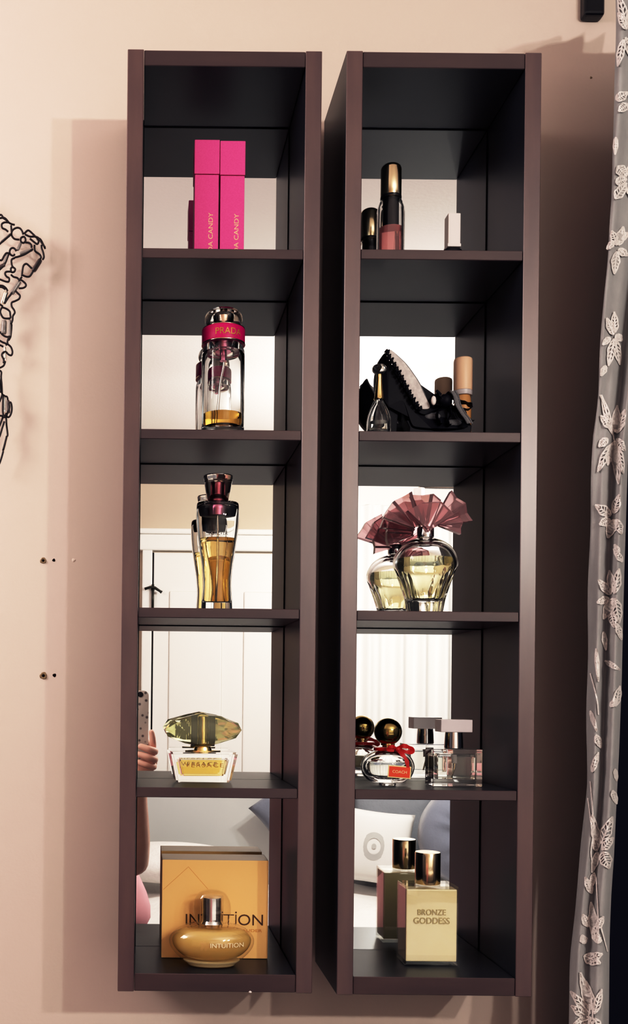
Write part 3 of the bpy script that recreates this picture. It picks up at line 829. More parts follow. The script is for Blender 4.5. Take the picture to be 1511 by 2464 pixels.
obj('dip_tube', tube([(0, 0, .0340), (.0002, 0, .0200), (-.003, 0, .0080)], .0011, 8), M['gold_soft'], t, True)
obj('pump_housing', lathe([(0, .0240), (.0030, .0242), (.0030, .0340), (0, .0342)], 20), M['frost'], t, True, 35)

# --- tall flat bottle of bronze shimmer with gold cap
t = thing('perfume_bottle', 'tall flat rectangular bottle of cream shimmer liquid with gold cap', 'perfume bottle', (.3136, -.0745, S5))
bm = box(-.0284, .0284, -.0175, .0175, 0, .0845, .0011)
ib = box(-.0274, .0274, -.0166, .0166, .0038, .0815, .0012)
bmesh.ops.reverse_faces(ib, faces=ib.faces)
me_ = bpy.data.meshes.new('tmp'); ib.to_mesh(me_); ib.free(); bm.from_mesh(me_); bpy.data.meshes.remove(me_)
obj('glass_body', bm, M['pane'], t)
obj('liquid', box(-.0272, .0272, -.0164, .0164, .0040, .0812, .0012), M['cream_liq'], t)
obj('cap', lathe([(0, .0848), (.0132, .0848), (.0135, .0853), (.0135, .1180), (.0130, .1188), (0, .1190)], 48), M['gold_soft'], t, True, 35)
tx = text_bm('BRONZE', .0062, .0300); shift(tx, -.0150, -.01775, .0540)
l1 = obj('lettering', tx, M['pale_ink'], t)
tx = text_bm('GODDESS', .0066, .0385); shift(tx, -.0193, -.01775, .0448)
l2 = obj('lettering', tx, M['pale_ink'], t)

# ------------------------------------------------------------------ wire and bead wall art (left edge)
AD = 1.122
art = thing('wire_wall_art', 'black bent-wire wall sculpture with smoky glass beads at the left edge', 'wall art', (0, CAMY + AD, 0))
def w1(cx, cy): x, z = XZ(cx / 7.7, 500 + cy / 7.7, AD); return Vector((x, 0, z))
def w2(cx, cy): x, z = XZ(cx / 7.7, 800 + cy / 7.7, AD); return Vector((x, 0, z))
wires1 = [[(-160, 60), (-60, 130), (0, 140), (30, 145), (60, 185), (110, 215), (165, 280), (215, 310), (275, 325)], [(-60, 190), (0, 210), (50, 205), (90, 225), (140, 260)],
          [(165, 300), (90, 300), (40, 335), (50, 400), (110, 430), (155, 470)], [(205, 330), (210, 390), (215, 460)],
          [(430, 500), (410, 440), (370, 390), (310, 380), (240, 420), (215, 490), (235, 550), (280, 590), (360, 600)],
          [(430, 500), (470, 480), (500, 450), (540, 440), (620, 510), (680, 570), (750, 600), (800, 690), (840, 775)],
          [(470, 520), (560, 560), (650, 560), (720, 590), (780, 680), (840, 760)],
          [(440, 530), (390, 560), (385, 620), (430, 650), (470, 620), (470, 570), (440, 530)],
          [(470, 650), (540, 660), (580, 700), (585, 745)], [(560, 590), (620, 640), (690, 690), (720, 640), (690, 590)],
          [(615, 790), (480, 880), (350, 930), (280, 945)], [(640, 690), (640, 760), (660, 810), (740, 870), (765, 930)],
          [(770, 700), (775, 760), (800, 830), (815, 920), (790, 970)], [(590, 1140), (540, 1090), (490, 1055), (440, 1090), (420, 1190), (410, 1280)],
          [(620, 1200), (560, 1290), (500, 1300), (430, 1275)], [(300, 800), (260, 750), (210, 750), (180, 800), (190, 860), (240, 890), (275, 860)],
          [(165, 850), (120, 850), (80, 900), (40, 975), (0, 980), (-60, 960)], [(280, 945), (220, 980), (220, 1060), (240, 1110), (285, 1150), (270, 1200), (220, 1210), (205, 1150), (235, 1110)],
          [(230, 1210), (130, 1210), (100, 1250), (130, 1300), (175, 1330), (170, 1390), (110, 1390), (0, 1350), (-60, 1340)], [(205, 1240), (250, 1280), (320, 1300), (355, 1345)],
          [(410, 1290), (370, 1340), (400, 1350), (470, 1410), (480, 1460), (430, 1495), (350, 1500)], [(370, 1360), (220, 1600), (150, 1690), (90, 1790)],
          [(295, 1560), (330, 1600), (375, 1650), (360, 1710), (290, 1750), (225, 1780), (225, 1850), (270, 1920), (280, 1970), (245, 2030), (240, 2100), (215, 2170)],
          [(-80, 1430), (0, 1440), (60, 1450), (110, 1490), (140, 1540)], [(-40, 1470), (40, 1480), (100, 1520)],
          [(40, 1860), (110, 1880), (180, 1930), (195, 2000), (190, 2060), (80, 2060), (30, 2000), (10, 1930), (40, 1860)],
          [(-60, 1790), (0, 1810), (60, 1850)], [(215, 2160), (210, 2260), (195, 2395)], [(-60, 2290), (0, 2310), (60, 2370), (130, 2400), (195, 2395), (160, 2464)],
          [(215, 500), (20, 670), (-60, 740)], [(620, 1200), (760, 960)], [(370, 660), (320, 790)], [(165, 860), (90, 1050), (0, 1150), (-60, 1190)]]
wires2 = [[(185, 90), (150, 150), (145, 220), (205, 280), (235, 370), (215, 435), (160, 420), (110, 370), (60, 390), (40, 440), (75, 520), (70, 580)], [(-60, 140), (0, 170), (60, 205), (110, 225), (130, 260)],
          [(-60, 220), (0, 235), (60, 265)], [(100, 540), (70, 620), (0, 660), (-60, 670)], [(-30, 700), (0, 720), (30, 750), (25, 840), (35, 960), (45, 1150)], [(-20, 880), (5, 1000), (20, 1130)],
          [(45, 1150), (90, 1180), (140, 1220), (140, 1480), (110, 1540)], [(160, 1330), (200, 1300), (220, 1380), (215, 1480), (180, 1560), (140, 1570), (110, 1500)], [(170, 1320), (180, 1400), (150, 1490)],
          [(-30, 1540), (20, 1560), (100, 1560)], [(100, 1520), (115, 1600), (120, 1700), (140, 1880), (130, 1930)], [(60, 1560), (0, 1720), (-60, 1860)], [(85, 1660), (40, 1800), (0, 1930), (-50, 2020)],
          [(65, 1190), (60, 1480), (90, 1600)], [(60, 2200), (30, 2310), (0, 2400), (-50, 2520)], [(45, 1150), (10, 1250), (-30, 1330)], [(130, 1930), (60, 2200)]]
beads = [(w1, (195, 500), (20, 650), 52, 'bead'), (w1, (600, 780), (370, 860), 62, 'bead'), (w1, (385, 660), (330, 790), 56, 'bead'), (w1, (750, 970), (620, 1180), 92, 'bead_dark'),
         (w1, (140, 880), (80, 1030), 50, 'bead'), (w1, (90, 1060), (-40, 1130), 70, 'bead_dark'), (w1, (370, 1370), (220, 1600), 84, 'bead'), (w1, (120, 1560), (50, 1790), 96, 'bead_bright'),
         (w1, (185, 2080), (180, 2380), 52, 'bead'), (w1, (80, 2100), (70, 2340), 110, 'bead'), (w2, (95, 280), (95, 520), 50, 'bead_bright'), (w2, (80, 1200), (80, 1480), 46, 'bead_bright'),
         (w2, (12, 860), (25, 1120), 50, 'bead_dark'), (w2, (150, 1260), (160, 1500), 66, 'bead_dark'), (w2, (130, 1930), (65, 2190), 44, 'bead_bright')]
cxm_ = XZ(-70, 900, AD)[0]
bm = bmesh.new(); k_ = 0
RW = 18.5 / 7.7 * AD / FPX
for fn_, ws in ((w1, wires1), (w2, wires2)):
    for ww in ws:
        k_ += 1
        P = crm([fn_(*p) for p in ww], 5)
        off = Vector((0, -.0012 * (k_ % 4), 0))
        add_tube(bm, [p + off for p in P], RW, 7)
        add_tube(bm, [Vector((2 * cxm_ - p.x, (p + off).y, p.z)) for p in P], RW, 7)
# hanger loop that carries the piece on the wall
top = w1(-160, 60); topm = Vector((2 * cxm_ - top.x, 0, top.z))
add_tube(bm, crm([top, (top + topm) / 2 + Vector((0, .004, .02)), topm], 8), RW, 7)
add_tube(bm, [(top + topm) / 2 + Vector((0, .004, .02)), (top + topm) / 2 + Vector((0, .0138, .02))], RW, 7)
obj('wire_frame', bm, M['wire'], art, True)
for (fn_, a, b_, wd, mt) in beads:
    A_, B_ = fn_(*a), fn_(*b_)
    for mir in (0, 1):
        P, Q = A_.copy(), B_.copy()
        if mir: P.x, Q.x = 2 * cxm_ - P.x, 2 * cxm_ - Q.x
        r_ = wd / 2 / 7.7 * AD / FPX
        d = (Q - P); n_ = 8
        pts = [P + d * (i / n_) + Vector((0, -.001, 0)) for i in range(n_ + 1)]
        rad = [r_ * (.82 if i in (0, n_) else 1) for i in range(n_ + 1)]
        obj('bead', tube(pts, rad, 12), M[mt], art, True, 50)

# ------------------------------------------------------------------ wall plugs and holes
def disc_thing(name, label, cat, px, py, r, mat, th=.0008, group=None, ring=False):
    x, y, z = W(px, py, 1.136)
    t = thing(name, label, cat, (x, 0, z), group)
    prof = [(0, .0002), (r * .45, .0002), (r * .62, th), (r * .9, th), (r, .0001)] if ring else [(0, th), (r * .8, th), (r, .0001)]
    bm = lathe(prof, 20, fn=lambda a, z_: 1 + .10 * math.sin(a * 3 + px) + .05 * math.sin(a * 7))
    xform(bm, Matrix.Rotation(PI / 2, 4, 'X'))
    o = obj('rim' if ring else 'surface_disc', bm, mat, t, True)  # thin disc drawn for a hole
    if ring:
        bm = lathe([(0, th * .9), (r * .34, th * .8), (r * .4, .0001)], 14); xform(bm, Matrix.Rotation(PI / 2, 4, 'X'))
        obj('surface_disc', bm, M['hole'], t, True)
    return t
disc_thing('wall_plug', 'ragged screw plug in the wall, upper one left of the shelves', 'wall plug', 104, 1349, .0036, M['rubble'], .0012, 'screw plugs left in the wall', True)['kind'] = 'thing'
disc_thing('wall_plug', 'ragged screw plug in the wall, lower one left of the shelves', 'wall plug', 104.5, 1626, .0042, M['rubble'], .0012, 'screw plugs left in the wall', True)['kind'] = 'thing'
disc_thing('drill_hole', 'small black drill hole in the wall, upper one beside its plug', 'hole', 129.5, 1348, .0018, M['hole'], .0003, 'empty drill holes in the wall')
disc_thing('drill_hole', 'small black drill hole in the wall, lower one beside its plug', 'hole', 131, 1625, .0021, M['hole'], .0003, 'empty drill holes in the wall')
disc_thing('filler_spot', 'pale dab of filler on the wall right of the upper drill hole', 'wall mark', 177, 1348, .0021, M['filler'], .0004)
disc_thing('wall_speck', 'tiny dark speck on the wall under the black rod bracket', 'wall mark', 1422, 187, .0014, M['rubble'], .0003)

# ------------------------------------------------------------------ lace curtain, rod, dark blackout panel
CD = .985
def interp(tab, v):
    if v <= tab[0][0]: return tab[0][1] + (v - tab[0][0]) * (tab[1][1] - tab[0][1]) / (tab[1][0] - tab[0][0])
    for (a, b_), (c, d) in zip(tab, tab[1:]):
        if v <= c: return b_ + (d - b_) * (v - a) / (c - a)
    (a, b_), (c, d) = tab[-2:]
    return d + (v - c) * (d - b_) / (c - a)
LE = [(0, 1481), (250, 1479), (370, 1472), (480, 1472), (600, 1464), (700, 1453), (800, 1447), (950, 1438), (1050, 1427), (1200, 1421), (1350, 1417), (1500, 1414), (1700, 1412), (1900, 1411), (2000, 1402), (2150, 1386), (2300, 1373), (2464, 1367)]
RE = [(0, 1640), (400, 1590), (800, 1540), (1100, 1511), (1350, 1503), (1500, 1499), (1640, 1496), (1800, 1490), (1940, 1483), (2050, 1478), (2150, 1471), (2250, 1467), (2464, 1465)]
def fold(u, v):
    """distance from the lens of the cloth at u across (0..1), v = photo row"""
    k = max(0, min(1, (v - 600) / 900))
    d = CD + .030 * (1 - min(1, u / .42)) ** 1.6 * k
    d += -.010 * math.sin(u * PI * 2.2 + .3 + v * .0006) - .004 * math.sin(u * 15 + v * .002)
    if u > .8: d += .03 * ((u - .8) / .2) ** 2
    return d
def cpt(px, py, lift=0.0):
    u = (px - interp(LE, py)) / (interp(RE, py) - interp(LE, py))
    D = fold(max(-.02, min(1.02, u)), py) - lift
    return W(px, py, D)
bm = bmesh.new()
NU, NV = 36, 110
grid = []
for j in range(NV + 1):
    py = -95 + (3600 + 95) * j / NV
    row = []
    for i in range(NU + 1):
        u = i / NU
        px = interp(LE, py) + u * (interp(RE, py) - interp(LE, py))
        if py > 2464: px = interp(LE, 2464) - (py - 2464) * .02 + u * (interp(RE, 2464) - interp(LE, 2464) + (py - 2464) * .02)
        if i == 0: px += 1.5 * math.sin(py * .021)
        row.append(bm.verts.new(W(px, py, fold(u, min(py, 2464)))))
    grid.append(row)
for j in range(NV):
    for i in range(NU): bm.faces.new((grid[j][i], grid[j][i + 1], grid[j + 1][i + 1], grid[j + 1][i]))
for f in bm.faces: f.material_index = 0; f.smooth = True
def strip(bm, pts, w, lift, mi=1):
    prev = None
    P = crm([(p[0], p[1], 0) for p in pts], 4)
    for i, p in enumerate(P):
        tv = P[min(i + 1, len(P) - 1)] - P[max(i - 1, 0)]
        nv = Vector((-tv.y, tv.x, 0)); nv = nv.normalized() if nv.length > 0 else Vector((1, 0, 0))
        ww = w * (.35 + .65 * math.sin(PI * min(1, (i + .6) / len(P)))) if w > 3 else w
        q = [bm.verts.new(cpt(p.x + nv.x * ww, p.y + nv.y * ww, lift)), bm.verts.new(cpt(p.x - nv.x * ww, p.y - nv.y * ww, lift))]
        if prev:
            f = bm.faces.new((prev[0], q[0], q[1], prev[1])); f.material_index = mi
        prev = q
def leaf(bm, x0, y0, x1, y1, w, fill=True):
    a, b_ = Vector((x0, y0)), Vector((x1, y1)); d = b_ - a; nv = Vector((-d.y, d.x)).normalized()
    n = 7; Lp, Rp = [], []
    for i in range(n + 1):
        t_ = i / n; s = w * math.sin(PI * t_ ** .8) * (1 + .10 * math.sin(i * 2.3 + x0)); c = a + d * t_
        Lp.append(c + nv * s); Rp.append(c - nv * s)
    if fill:
        for i in range(n):
            vs = [bm.verts.new(cpt(*p, .0012)) for p in (Lp[i], Lp[i + 1], Rp[i + 1], Rp[i])]
            try:
                f = bm.faces.new(vs); f.material_index = 2
            except ValueError: pass
    strip(bm, [tuple(p) for p in Lp], 1.9, .0022); strip(bm, [tuple(p) for p in Rp], 1.9, .0022)
    strip(bm, [tuple(a), tuple(b_)], 1.9, .0026)
    for i in range(1, n):
        c = a + d * (i / n)
        strip(bm, [tuple(c), tuple((c + Lp[min(i + 1, n)]) / 2), tuple(Lp[min(i + 1, n)])], 1.3, .0024)
        strip(bm, [tuple(c), tuple((c + Rp[min(i + 1, n)]) / 2), tuple(Rp[min(i + 1, n)])], 1.3, .0024)
LV = [(1508, 60, 1486, -20, 9), (1508, 70, 1487, 30, 8), (1508, 60, 1530, 0, 9), (1500, 95, 1486, 160, 8), (1505, 90, 1530, 150, 10),
      (1482, 240, 1511, 222, 10), (1511, 250, 1488, 268, 9), (1515, 236, 1535, 215, 9), (1482, 330, 1480, 372, 5),
      (1486, 400, 1508, 425, 12), (1482, 440, 1508, 430, 10), (1480, 478, 1508, 440, 11), (1512, 450, 1530, 480, 9), (1508, 420, 1530, 396, 9),
      (1485, 590, 1472, 555, 9), (1488, 590, 1500, 545, 10), (1488, 600, 1511, 615, 8), (1484, 605, 1478, 660, 9), (1478, 580, 1460, 600, 6), (1492, 575, 1511, 560, 8),
      (1476, 805, 1460, 765, 8), (1480, 800, 1478, 750, 8), (1482, 806, 1497, 820, 8), (1478, 815, 1464, 880, 9), (1480, 815, 1492, 878, 8), (1468, 812, 1450, 830, 6), (1458, 880, 1446, 905, 6),
      (1474, 1045, 1447, 950, 7), (1472, 1030, 1445, 1000, 9), (1480, 1040, 1485, 975, 9), (1484, 1042, 1504, 985, 9), (1478, 1060, 1488, 1165, 10), (1475, 1065, 1462, 1120, 8), (1484, 1055, 1504, 1085, 8), (1470, 1070, 1438, 1135, 9), (1462, 1055, 1440, 1075, 8), (1486, 1075, 1500, 1140, 8),
      (1470, 1240, 1432, 1215, 11), (1468, 1250, 1442, 1262, 9), (1476, 1235, 1490, 1190, 9), (1478, 1250, 1462, 1295, 11), (1482, 1250, 1496, 1285, 9), (1490, 1330, 1478, 1310, 5), (1498, 1352, 1476, 1320, 6),
      (1470, 1430, 1440, 1395, 9), (1474, 1425, 1466, 1372, 9), (1478, 1428, 1490, 1368, 10), (1476, 1440, 1452, 1490, 11), (1480, 1440, 1490, 1500, 11), (1466, 1440, 1436, 1450, 8), (1484, 1500, 1496, 1540, 6), (1470, 1470, 1478, 1510, 9),
      (1452, 1520, 1458, 1565, 5), (1455, 1590, 1492, 1612, 5), (1434, 1560, 1440, 1640, 4), (1480, 1700, 1492, 1650, 8), (1468, 1700, 1488, 1680, 6),
      (1420, 1710, 1436, 1760, 4), (1434, 1768, 1446, 1800, 7), (1424, 1858, 1440, 1810, 6), (1480, 1850, 1484, 1880, 4), (1474, 1902, 1484, 1935, 6),
      (1440, 2040, 1425, 1960, 9), (1446, 2030, 1474, 1965, 12), (1448, 2045, 1476, 2015, 9), (1438, 2050, 1424, 2100, 7), (1450, 2050, 1466, 2090, 14), (1436, 2048, 1428, 2020, 6), (1424, 2150, 1408, 2110, 7), (1430, 2100, 1420, 2140, 6),
      (1432, 2260, 1422, 2170, 10), (1438, 2268, 1444, 2255, 6), (1436, 2235, 1452, 2205, 7), (1416, 2230, 1402, 2200, 8), (1408, 2270, 1400, 2250, 8), (1440, 2270, 1424, 2230, 8), (1405, 2300, 1445, 2318, 13), (1410, 2310, 1450, 2295, 10),
      (1422, 2430, 1396, 2340, 10), (1428, 2430, 1410, 2360, 8), (1420, 2440, 1372, 2385, 9), (1418, 2450, 1374, 2420, 10), (1430, 2440, 1448, 2380, 8), (1424, 2450, 1380, 2464, 10), (1430, 2450, 1446, 2490, 10), (1420, 2455, 1402, 2500, 12)]
for l_ in LV: leaf(bm, *l_)
for s_ in ([(1420, 1880), (1428, 1990), (1422, 2050), (1428, 2090)], [(1434, 2110), (1440, 2240), (1432, 2260)], [(1444, 950), (1466, 1010), (1478, 1060)], [(1420, 1620), (1436, 1680), (1440, 1720)],
           [(1398, 2340), (1420, 2400), (1428, 2464)], [(1414, 1920), (1422, 1980)], [(1446, 2230), (1462, 2290)]):
    strip(bm, s_, 1.6, .0024)
M['embroid_fill'] = pbr('embroidery_ground', (.58, .55, .54), .8, spec=.15, noise=(500, (.36, .345, .345), (1, 1, .6)), bump=(700, .8, .0008))
cu = obj('lace_curtain', bm, [M['curtain'], M['embroid'], M['embroid_fill']], None)
tag(cu, 'grey voile curtain with pale embroidered leaf sprays at the right edge', 'curtain')

# navy panel behind it, left edge shaped to block bulb light from the wall
bm = bmesh.new(); g = []
for i in range(61):
    u = i / 60; row = []
    x = .485 + u * .9
    for z in (.74, .3, -.3, -.9, -1.38): row.append(bm.verts.new((x + .014 * max(0, z), -.113 + .02 * math.sin(u * 40) * (0.1 if u < .06 else 1), z)))
    g.append(row)
for i in range(60):
    for j in range(4): bm.faces.new((g[i][j], g[i + 1][j], g[i + 1][j + 1], g[i][j + 1]))
bo_ = obj('blackout_curtain', bm, M['navy'], None, True)
tag(bo_, 'dark navy blackout curtain behind the lace curtain at the far right edge', 'curtain')

# rod and bracket
bx, by, bz = W(1432, 0, 1.122)
rod = thing('curtain_rod', 'black curtain rod bracket on the wall above the lace curtain', 'curtain rod', (bx, 0, bz))
obj('bracket', box(-.0118, .0118, -.0140, -.0002, -.0165, .05, .004, 3), M['black'], rod)
obj('wall_plate', box(-.020, .020, -.004, -.0001, .03, .09, .0015), M['black'], rod)
obj('bracket_arm', box(-.006, .006, -.160, -.013, .044, .056, .002), M['black'], rod)
bm = bmesh.new(); add_tube(bm, [(-.02, -.155, .062), (1.0, -.155, .062)], .009, 16)
obj('rod', bm, M['black'], rod, True, 50)
bm = bmesh.new(); bmesh.ops.create_icosphere(bm, subdivisions=3, radius=.016, matrix=Matrix.Translation((-.03, -.155, .062)))
obj('finial', bm, M['black'], rod, True)

# ------------------------------------------------------------------ bed across the room
bed = thing('bed', 'bed with white sheets and grey headboard reflected in the bottom mirrors', 'bed', (.75, -2.29, ZF))
obj('bed_base', box(-.85, .95, -.52, .48, .05, .45, .02), M['bedgrey'], bed)
bm = box(-.85, .95, -.5, .5, .45, .71, .06, 4)
bmesh.ops.subdivide_edges(bm, edges=[e for e in bm.edges if e.calc_length() > .3], cuts=20, use_grid_fill=True)
random.seed(3)
for v in bm.verts:
    if v.co.z > .69: v.co.z += .016 * math.sin(v.co.x * 19 + 2 * math.sin(v.co.y * 9)) * math.sin(v.co.y * 13 + 1) + .012 * math.sin(v.co.x * 7 + v.co.y * 11)
obj('mattress_sheet', bm, M['sheet'], bed, True, 60)
for s in (-1, 1):
    for q in (-1, 1): obj('leg', box(.05 + s * .8 - .03, .05 + s * .8 + .03, q * .42 - .03, q * .42 + .03, 0, .06), M['dark_metal'], bed)
obj('headboard', box(-.85, .95, -.60, -.53, .05, 1.10, .02, 3), M['bedgrey'], bed)
def pillow(bm, w, h, d, n=18):
    for sgn in (-1, 1):
        g = []
        for i in range(n + 1):
            row = []
            for j in range(n + 1):
                u, v = -1 + 2 * i / n, -1 + 2 * j / n
                k = max(0, (1 - u * u)) ** .45 * max(0, (1 - v * v)) ** .45
                row.append(bm.verts.new((u * w / 2 * (1 - .06 * (1 - v * v)), sgn * d / 2 * k, v * h / 2 * (1 - .06 * (1 - u * u)))))
            g.append(row)
        for i in range(n):
            for j in range(n):
                q = (g[i][j], g[i + 1][j], g[i + 1][j + 1], g[i][j + 1])
                bm.faces.new(q if sgn < 0 else q[::-1])
    bmesh.ops.remove_doubles(bm, verts=bm.verts, dist=1e-5)
BT = ZF + .735
t = thing('cushion', 'white cushion with a pale circle motif seen in the bottom right mirror', 'cushion', (.875, -2.60, BT + .15)); t.rotation_euler = (.16, .12, .1)
bm = bmesh.new(); pillow(bm, .30, .28, .12); obj('cover', bm, M['pillow'], t, True)
bm = bmesh.new()
for r0, r1 in ((.030, .052), (.066, .073), (.0, .010)):
    n = 40; A = []; B = []
    for k in range(n):
        a = 2 * PI * k / n
        f = lambda r: Vector((r * math.cos(a) * .85, .060 * (max(0, 1 - (r / .15) ** 2)) ** .9 + .003, r * math.sin(a)))
        A.append(bm.verts.new(f(r0))); B.append(bm.verts.new(f(r1)))
    for k in range(n): bm.faces.new((A[k], B[k], B[(k + 1) % n], A[(k + 1) % n]))
obj('circle_motif', bm, M['pillow_print'], t, True)
t = thing('cushion', 'blue-grey velvet cushion with a gathered middle seen in the bottom right mirror', 'cushion', (1.24, -2.57, BT + .20)); t.rotation_euler = (.10, -.1, 0)
bm = bmesh.new()
n, m_ = 72, 16; ring = []
for sgn in (1,):
    cen = bm.verts.new((0, .035, 0)); prev = None
    for j in range(1, m_ + 1):
        r = j / m_; cur = []
        for k in range(n):
            a = 2 * PI * k / n
            prof = .10 * math.sqrt(max(0, 1 - (2 * abs(r - .5)) ** 2.2)) if r > .5 else .035 + (.065) * math.sin(r * PI)
            cur.append(bm.verts.new((.20 * r * math.cos(a), prof + .008 * math.sin(a * 12 + 1.5 * math.sin(a * 5)) * (1 - abs(2 * r - .9)), .19 * r * math.sin(a))))
        for k in range(n):
            if prev is None: bm.faces.new((cen, cur[k], cur[(k + 1) % n]))
            else: bm.faces.new((prev[k], cur[k], cur[(k + 1) % n], prev[(k + 1) % n]))
        prev = cur
    bm.faces.new([bm.verts.new((v.co.x, -.03, v.co.z)) for v in prev][::-1]) if False else None
    back = bm.verts.new((0, -.05, 0))
    for k in range(n): bm.faces.new((prev[(k + 1) % n], prev[k], back))
obj('cover', bm, M['bluegrey'], t, True)
bm = bmesh.new(); bmesh.ops.create_icosphere(bm, subdivisions=2, radius=.018, matrix=Matrix.Translation((0, .042, 0)))
obj('button', bm, M['navy'], t, True)
t = thing('cushion', 'slate grey cushion against the headboard between the white and gathered cushions', 'cushion', (1.00, -2.755, BT + .19)); t.rotation_euler = (.08, .05, 0)
bm = bmesh.new(); pillow(bm, .34, .36, .10)
obj('cover', bm, pbr('slate_cloth', (.24, .26, .29), .85, spec=.15, bump=(20, .5, .01)), t, True)
t = thing('cushion', 'low white pillow on the bed reflected beside the arm', 'cushion', (.12, -2.58, BT + .085)); t.rotation_euler = (1.40, 0, .2)
bm = bmesh.new(); pillow(bm, .46, .30, .13); obj('cover', bm, M['sheet'], t, True)
t = thing('cushion', 'small slate cushion by the headboard in the bottom left mirror', 'cushion', (.62, -2.745, BT + .30)); t.rotation_euler = (.05, .9, 0)
bm = bmesh.new(); pillow(bm, .20, .34, .10); obj('cover', bm, M['bluegrey'], t, True)

# ------------------------------------------------------------------ ceiling light (outside the frame, lights the wall)
lt = thing('ceiling_light', 'two-bulb pendant ceiling light out of frame above the bed', 'ceiling light', (1.14, -1.87, ZC))
LZ = .56
obj('canopy', lathe([(0, 0), (.07, 0), (.07, -.012), (.05, -.03), (0, -.032)], 40), M['chrome'], lt, True, 40)
bm = bmesh.new()
add_tube(bm, [(0, 0, -.03), (0, 0, LZ - ZC + .075)], .007, 12)
add_tube(bm, [(.02, 0, LZ - ZC + .075), (-.306, 0, LZ - ZC + .075)], .007, 12)
obj('stem', bm, M['chrome'], lt, True, 50)
for xx in (0, -.306):
    obj('bulb_socket', lathe([(0, LZ - ZC + .072), (.016, LZ - ZC + .07), (.016, LZ - ZC + .04), (0, LZ - ZC + .038)], 24, c=(xx, 0, 0)), M['white_pl'], lt, True, 40)
def lamp(name, loc, power, r, c, parent=None):
    l = bpy.data.lights.new(name, 'POINT'); l.energy = power; l.shadow_soft_size = r; l.color = c
    o = bpy.data.objects.new(name, l); COL.objects.link(o); o.location = loc
    return o
lamp('bulb_light', (1.14, -1.87, LZ), 21, .026, (1.0, .93, .84))
lamp('bulb_light', (.834, -1.87, LZ), 21, .026, (1.0, .93, .84))
gl = thing('globe_light', 'frosted globe ceiling light out of frame to the left', 'ceiling light', (-1.15, -.60, ZC))
obj('canopy', lathe([(0, 0), (.06, 0), (.06, -.02), (0, -.022)], 32), M['chrome'], gl, True, 40)
lamp('globe_lamp', (-1.15, -.60, .72), 32, .25, (1.0, .86, .80))

# ------------------------------------------------------------------ the person taking the picture (seen in the mirror)
def skin(verts, edges, rad, sub=2, root=0):
    me = bpy.data.meshes.new('body'); me.from_pydata([Vector(v) for v in verts], edges, [])
    o = bpy.data.objects.new('body', me); COL.objects.link(o)
    md = o.modifiers.new('s', 'SKIN'); md.use_smooth_shade = True
    for i, r in enumerate(rad):
        sv = me.skin_vertices[0].data[i]
        sv.radius = r if isinstance(r, (tuple, list)) else (r, r)
        sv.use_root = (i == root)
    ss = o.modifiers.new('u', 'SUBSURF'); ss.levels = sub; ss.render_levels = sub
    dg = bpy.context.evaluated_depsgraph_get(); dg.update()
    out = bpy.data.meshes.new_from_object(o.evaluated_get(dg))
    bpy.data.objects.remove(o); bpy.data.meshes.remove(me)
    return out
def chain(pts, rads, sub=2):
    return skin(pts, [(i, i + 1) for i in range(len(pts) - 1)], rads, sub)
PX, PY = -.215, -1.56
person = thing('person', 'person in a pink top holding up a spotted phone, reflected in the mirror', 'person', (PX, PY, ZF))
H = lambda x, y, z: (x - PX, y - PY, z - ZF)
V, E, Rr = [], [], []
def jv(p, r, parent=None):
    V.append(H(*p)); Rr.append(r)
    if parent is not None: E.append((parent, len(V) - 1))
    return len(V) - 1
pel = jv((PX + .085, PY, -.62), (.145, .105))
wst = jv((PX + .02, PY, -.42), (.115, .085), pel)
cht = jv((PX, PY, -.22), (.105, .070), wst)
upc = jv((PX, PY - .005, -.10), (.085, .055), cht)
nk = jv((PX, PY + .005, -.02), .048, upc)
nk2 = jv((PX, PY + .02, .035), .046, nk)
def limb(start, pts):
    p = start
    for q, r in pts: p = jv(q, r, p)
    return p
WR = (-.008, -1.185, -.195)
limb(upc, [((PX + .13, PY, -.10), .050), ((PX + .155, PY + .03, -.20), .046), ((PX + .185, PY + .10, -.37), .039), ((-.012, -1.40, -.445), .038), ((-.010, -1.33, -.36), .040), ((-.010, -1.235, -.25), .030), (WR, .024)])
lh = limb(upc, [((PX - .13, PY, -.10), .050), ((PX - .17, PY, -.22), .045), ((PX - .19, PY, -.40), .037), ((PX - .19, PY + .03, -.55), .034), ((PX - .19, PY + .06, -.66), .024)])
for s in (1, -1):
    limb(pel, [((PX + .085 + s * .085, PY, -.72), .088), ((PX + .07 + s * .09, PY + .01, -.85), .078), ((PX + s * .09, PY + .015, -1.00), .056), ((PX + s * .09, PY, -1.15), .054), ((PX + s * .09, PY - .015, -1.36), .036), ((PX + s * .09, PY + .03, -1.41), .036), ((PX + s * .095, PY + .13, -1.425), .026)])
parts = [skin(V, E, Rr, 2, pel)]
# right hand: palm behind the phone's side, fingers across its back, thumb along the screen side
def hchain(pts, rads, sub=2): parts.append(chain([H(*p) for p in pts], rads, sub))
YP = -1.142     # back of the phone (facing the mirror)
hchain([(-.010, -1.200, -.215), WR, (.014, -1.180, -.168), (.031, -1.172, -.140)], [.023, .022, (.024, .016), (.022, .013)])
hchain([(.029, -1.156, -.124), (.0285, -1.140, -.112), (.0275, -1.134, -.098), (.0235, -1.131, -.080)], [.0085, .0085, .0078, .0066])
hchain([(.031, -1.158, -.132), (.034, -1.134, -.130), (.018, -1.122, -.124), (-.006, -1.126, -.116)], [.0095, .0092, .0085, .0070])
hchain([(.031, -1.160, -.148), (.034, -1.134, -.149), (.016, -1.122, -.142), (-.010, -1.126, -.134)], [.0095, .0092, .0085, .0070])
hchain([(.029, -1.164, -.163), (.032, -1.138, -.166), (.012, -1.123, -.160), (-.010, -1.127, -.152)], [.0088, .0084, .0076, .0064])
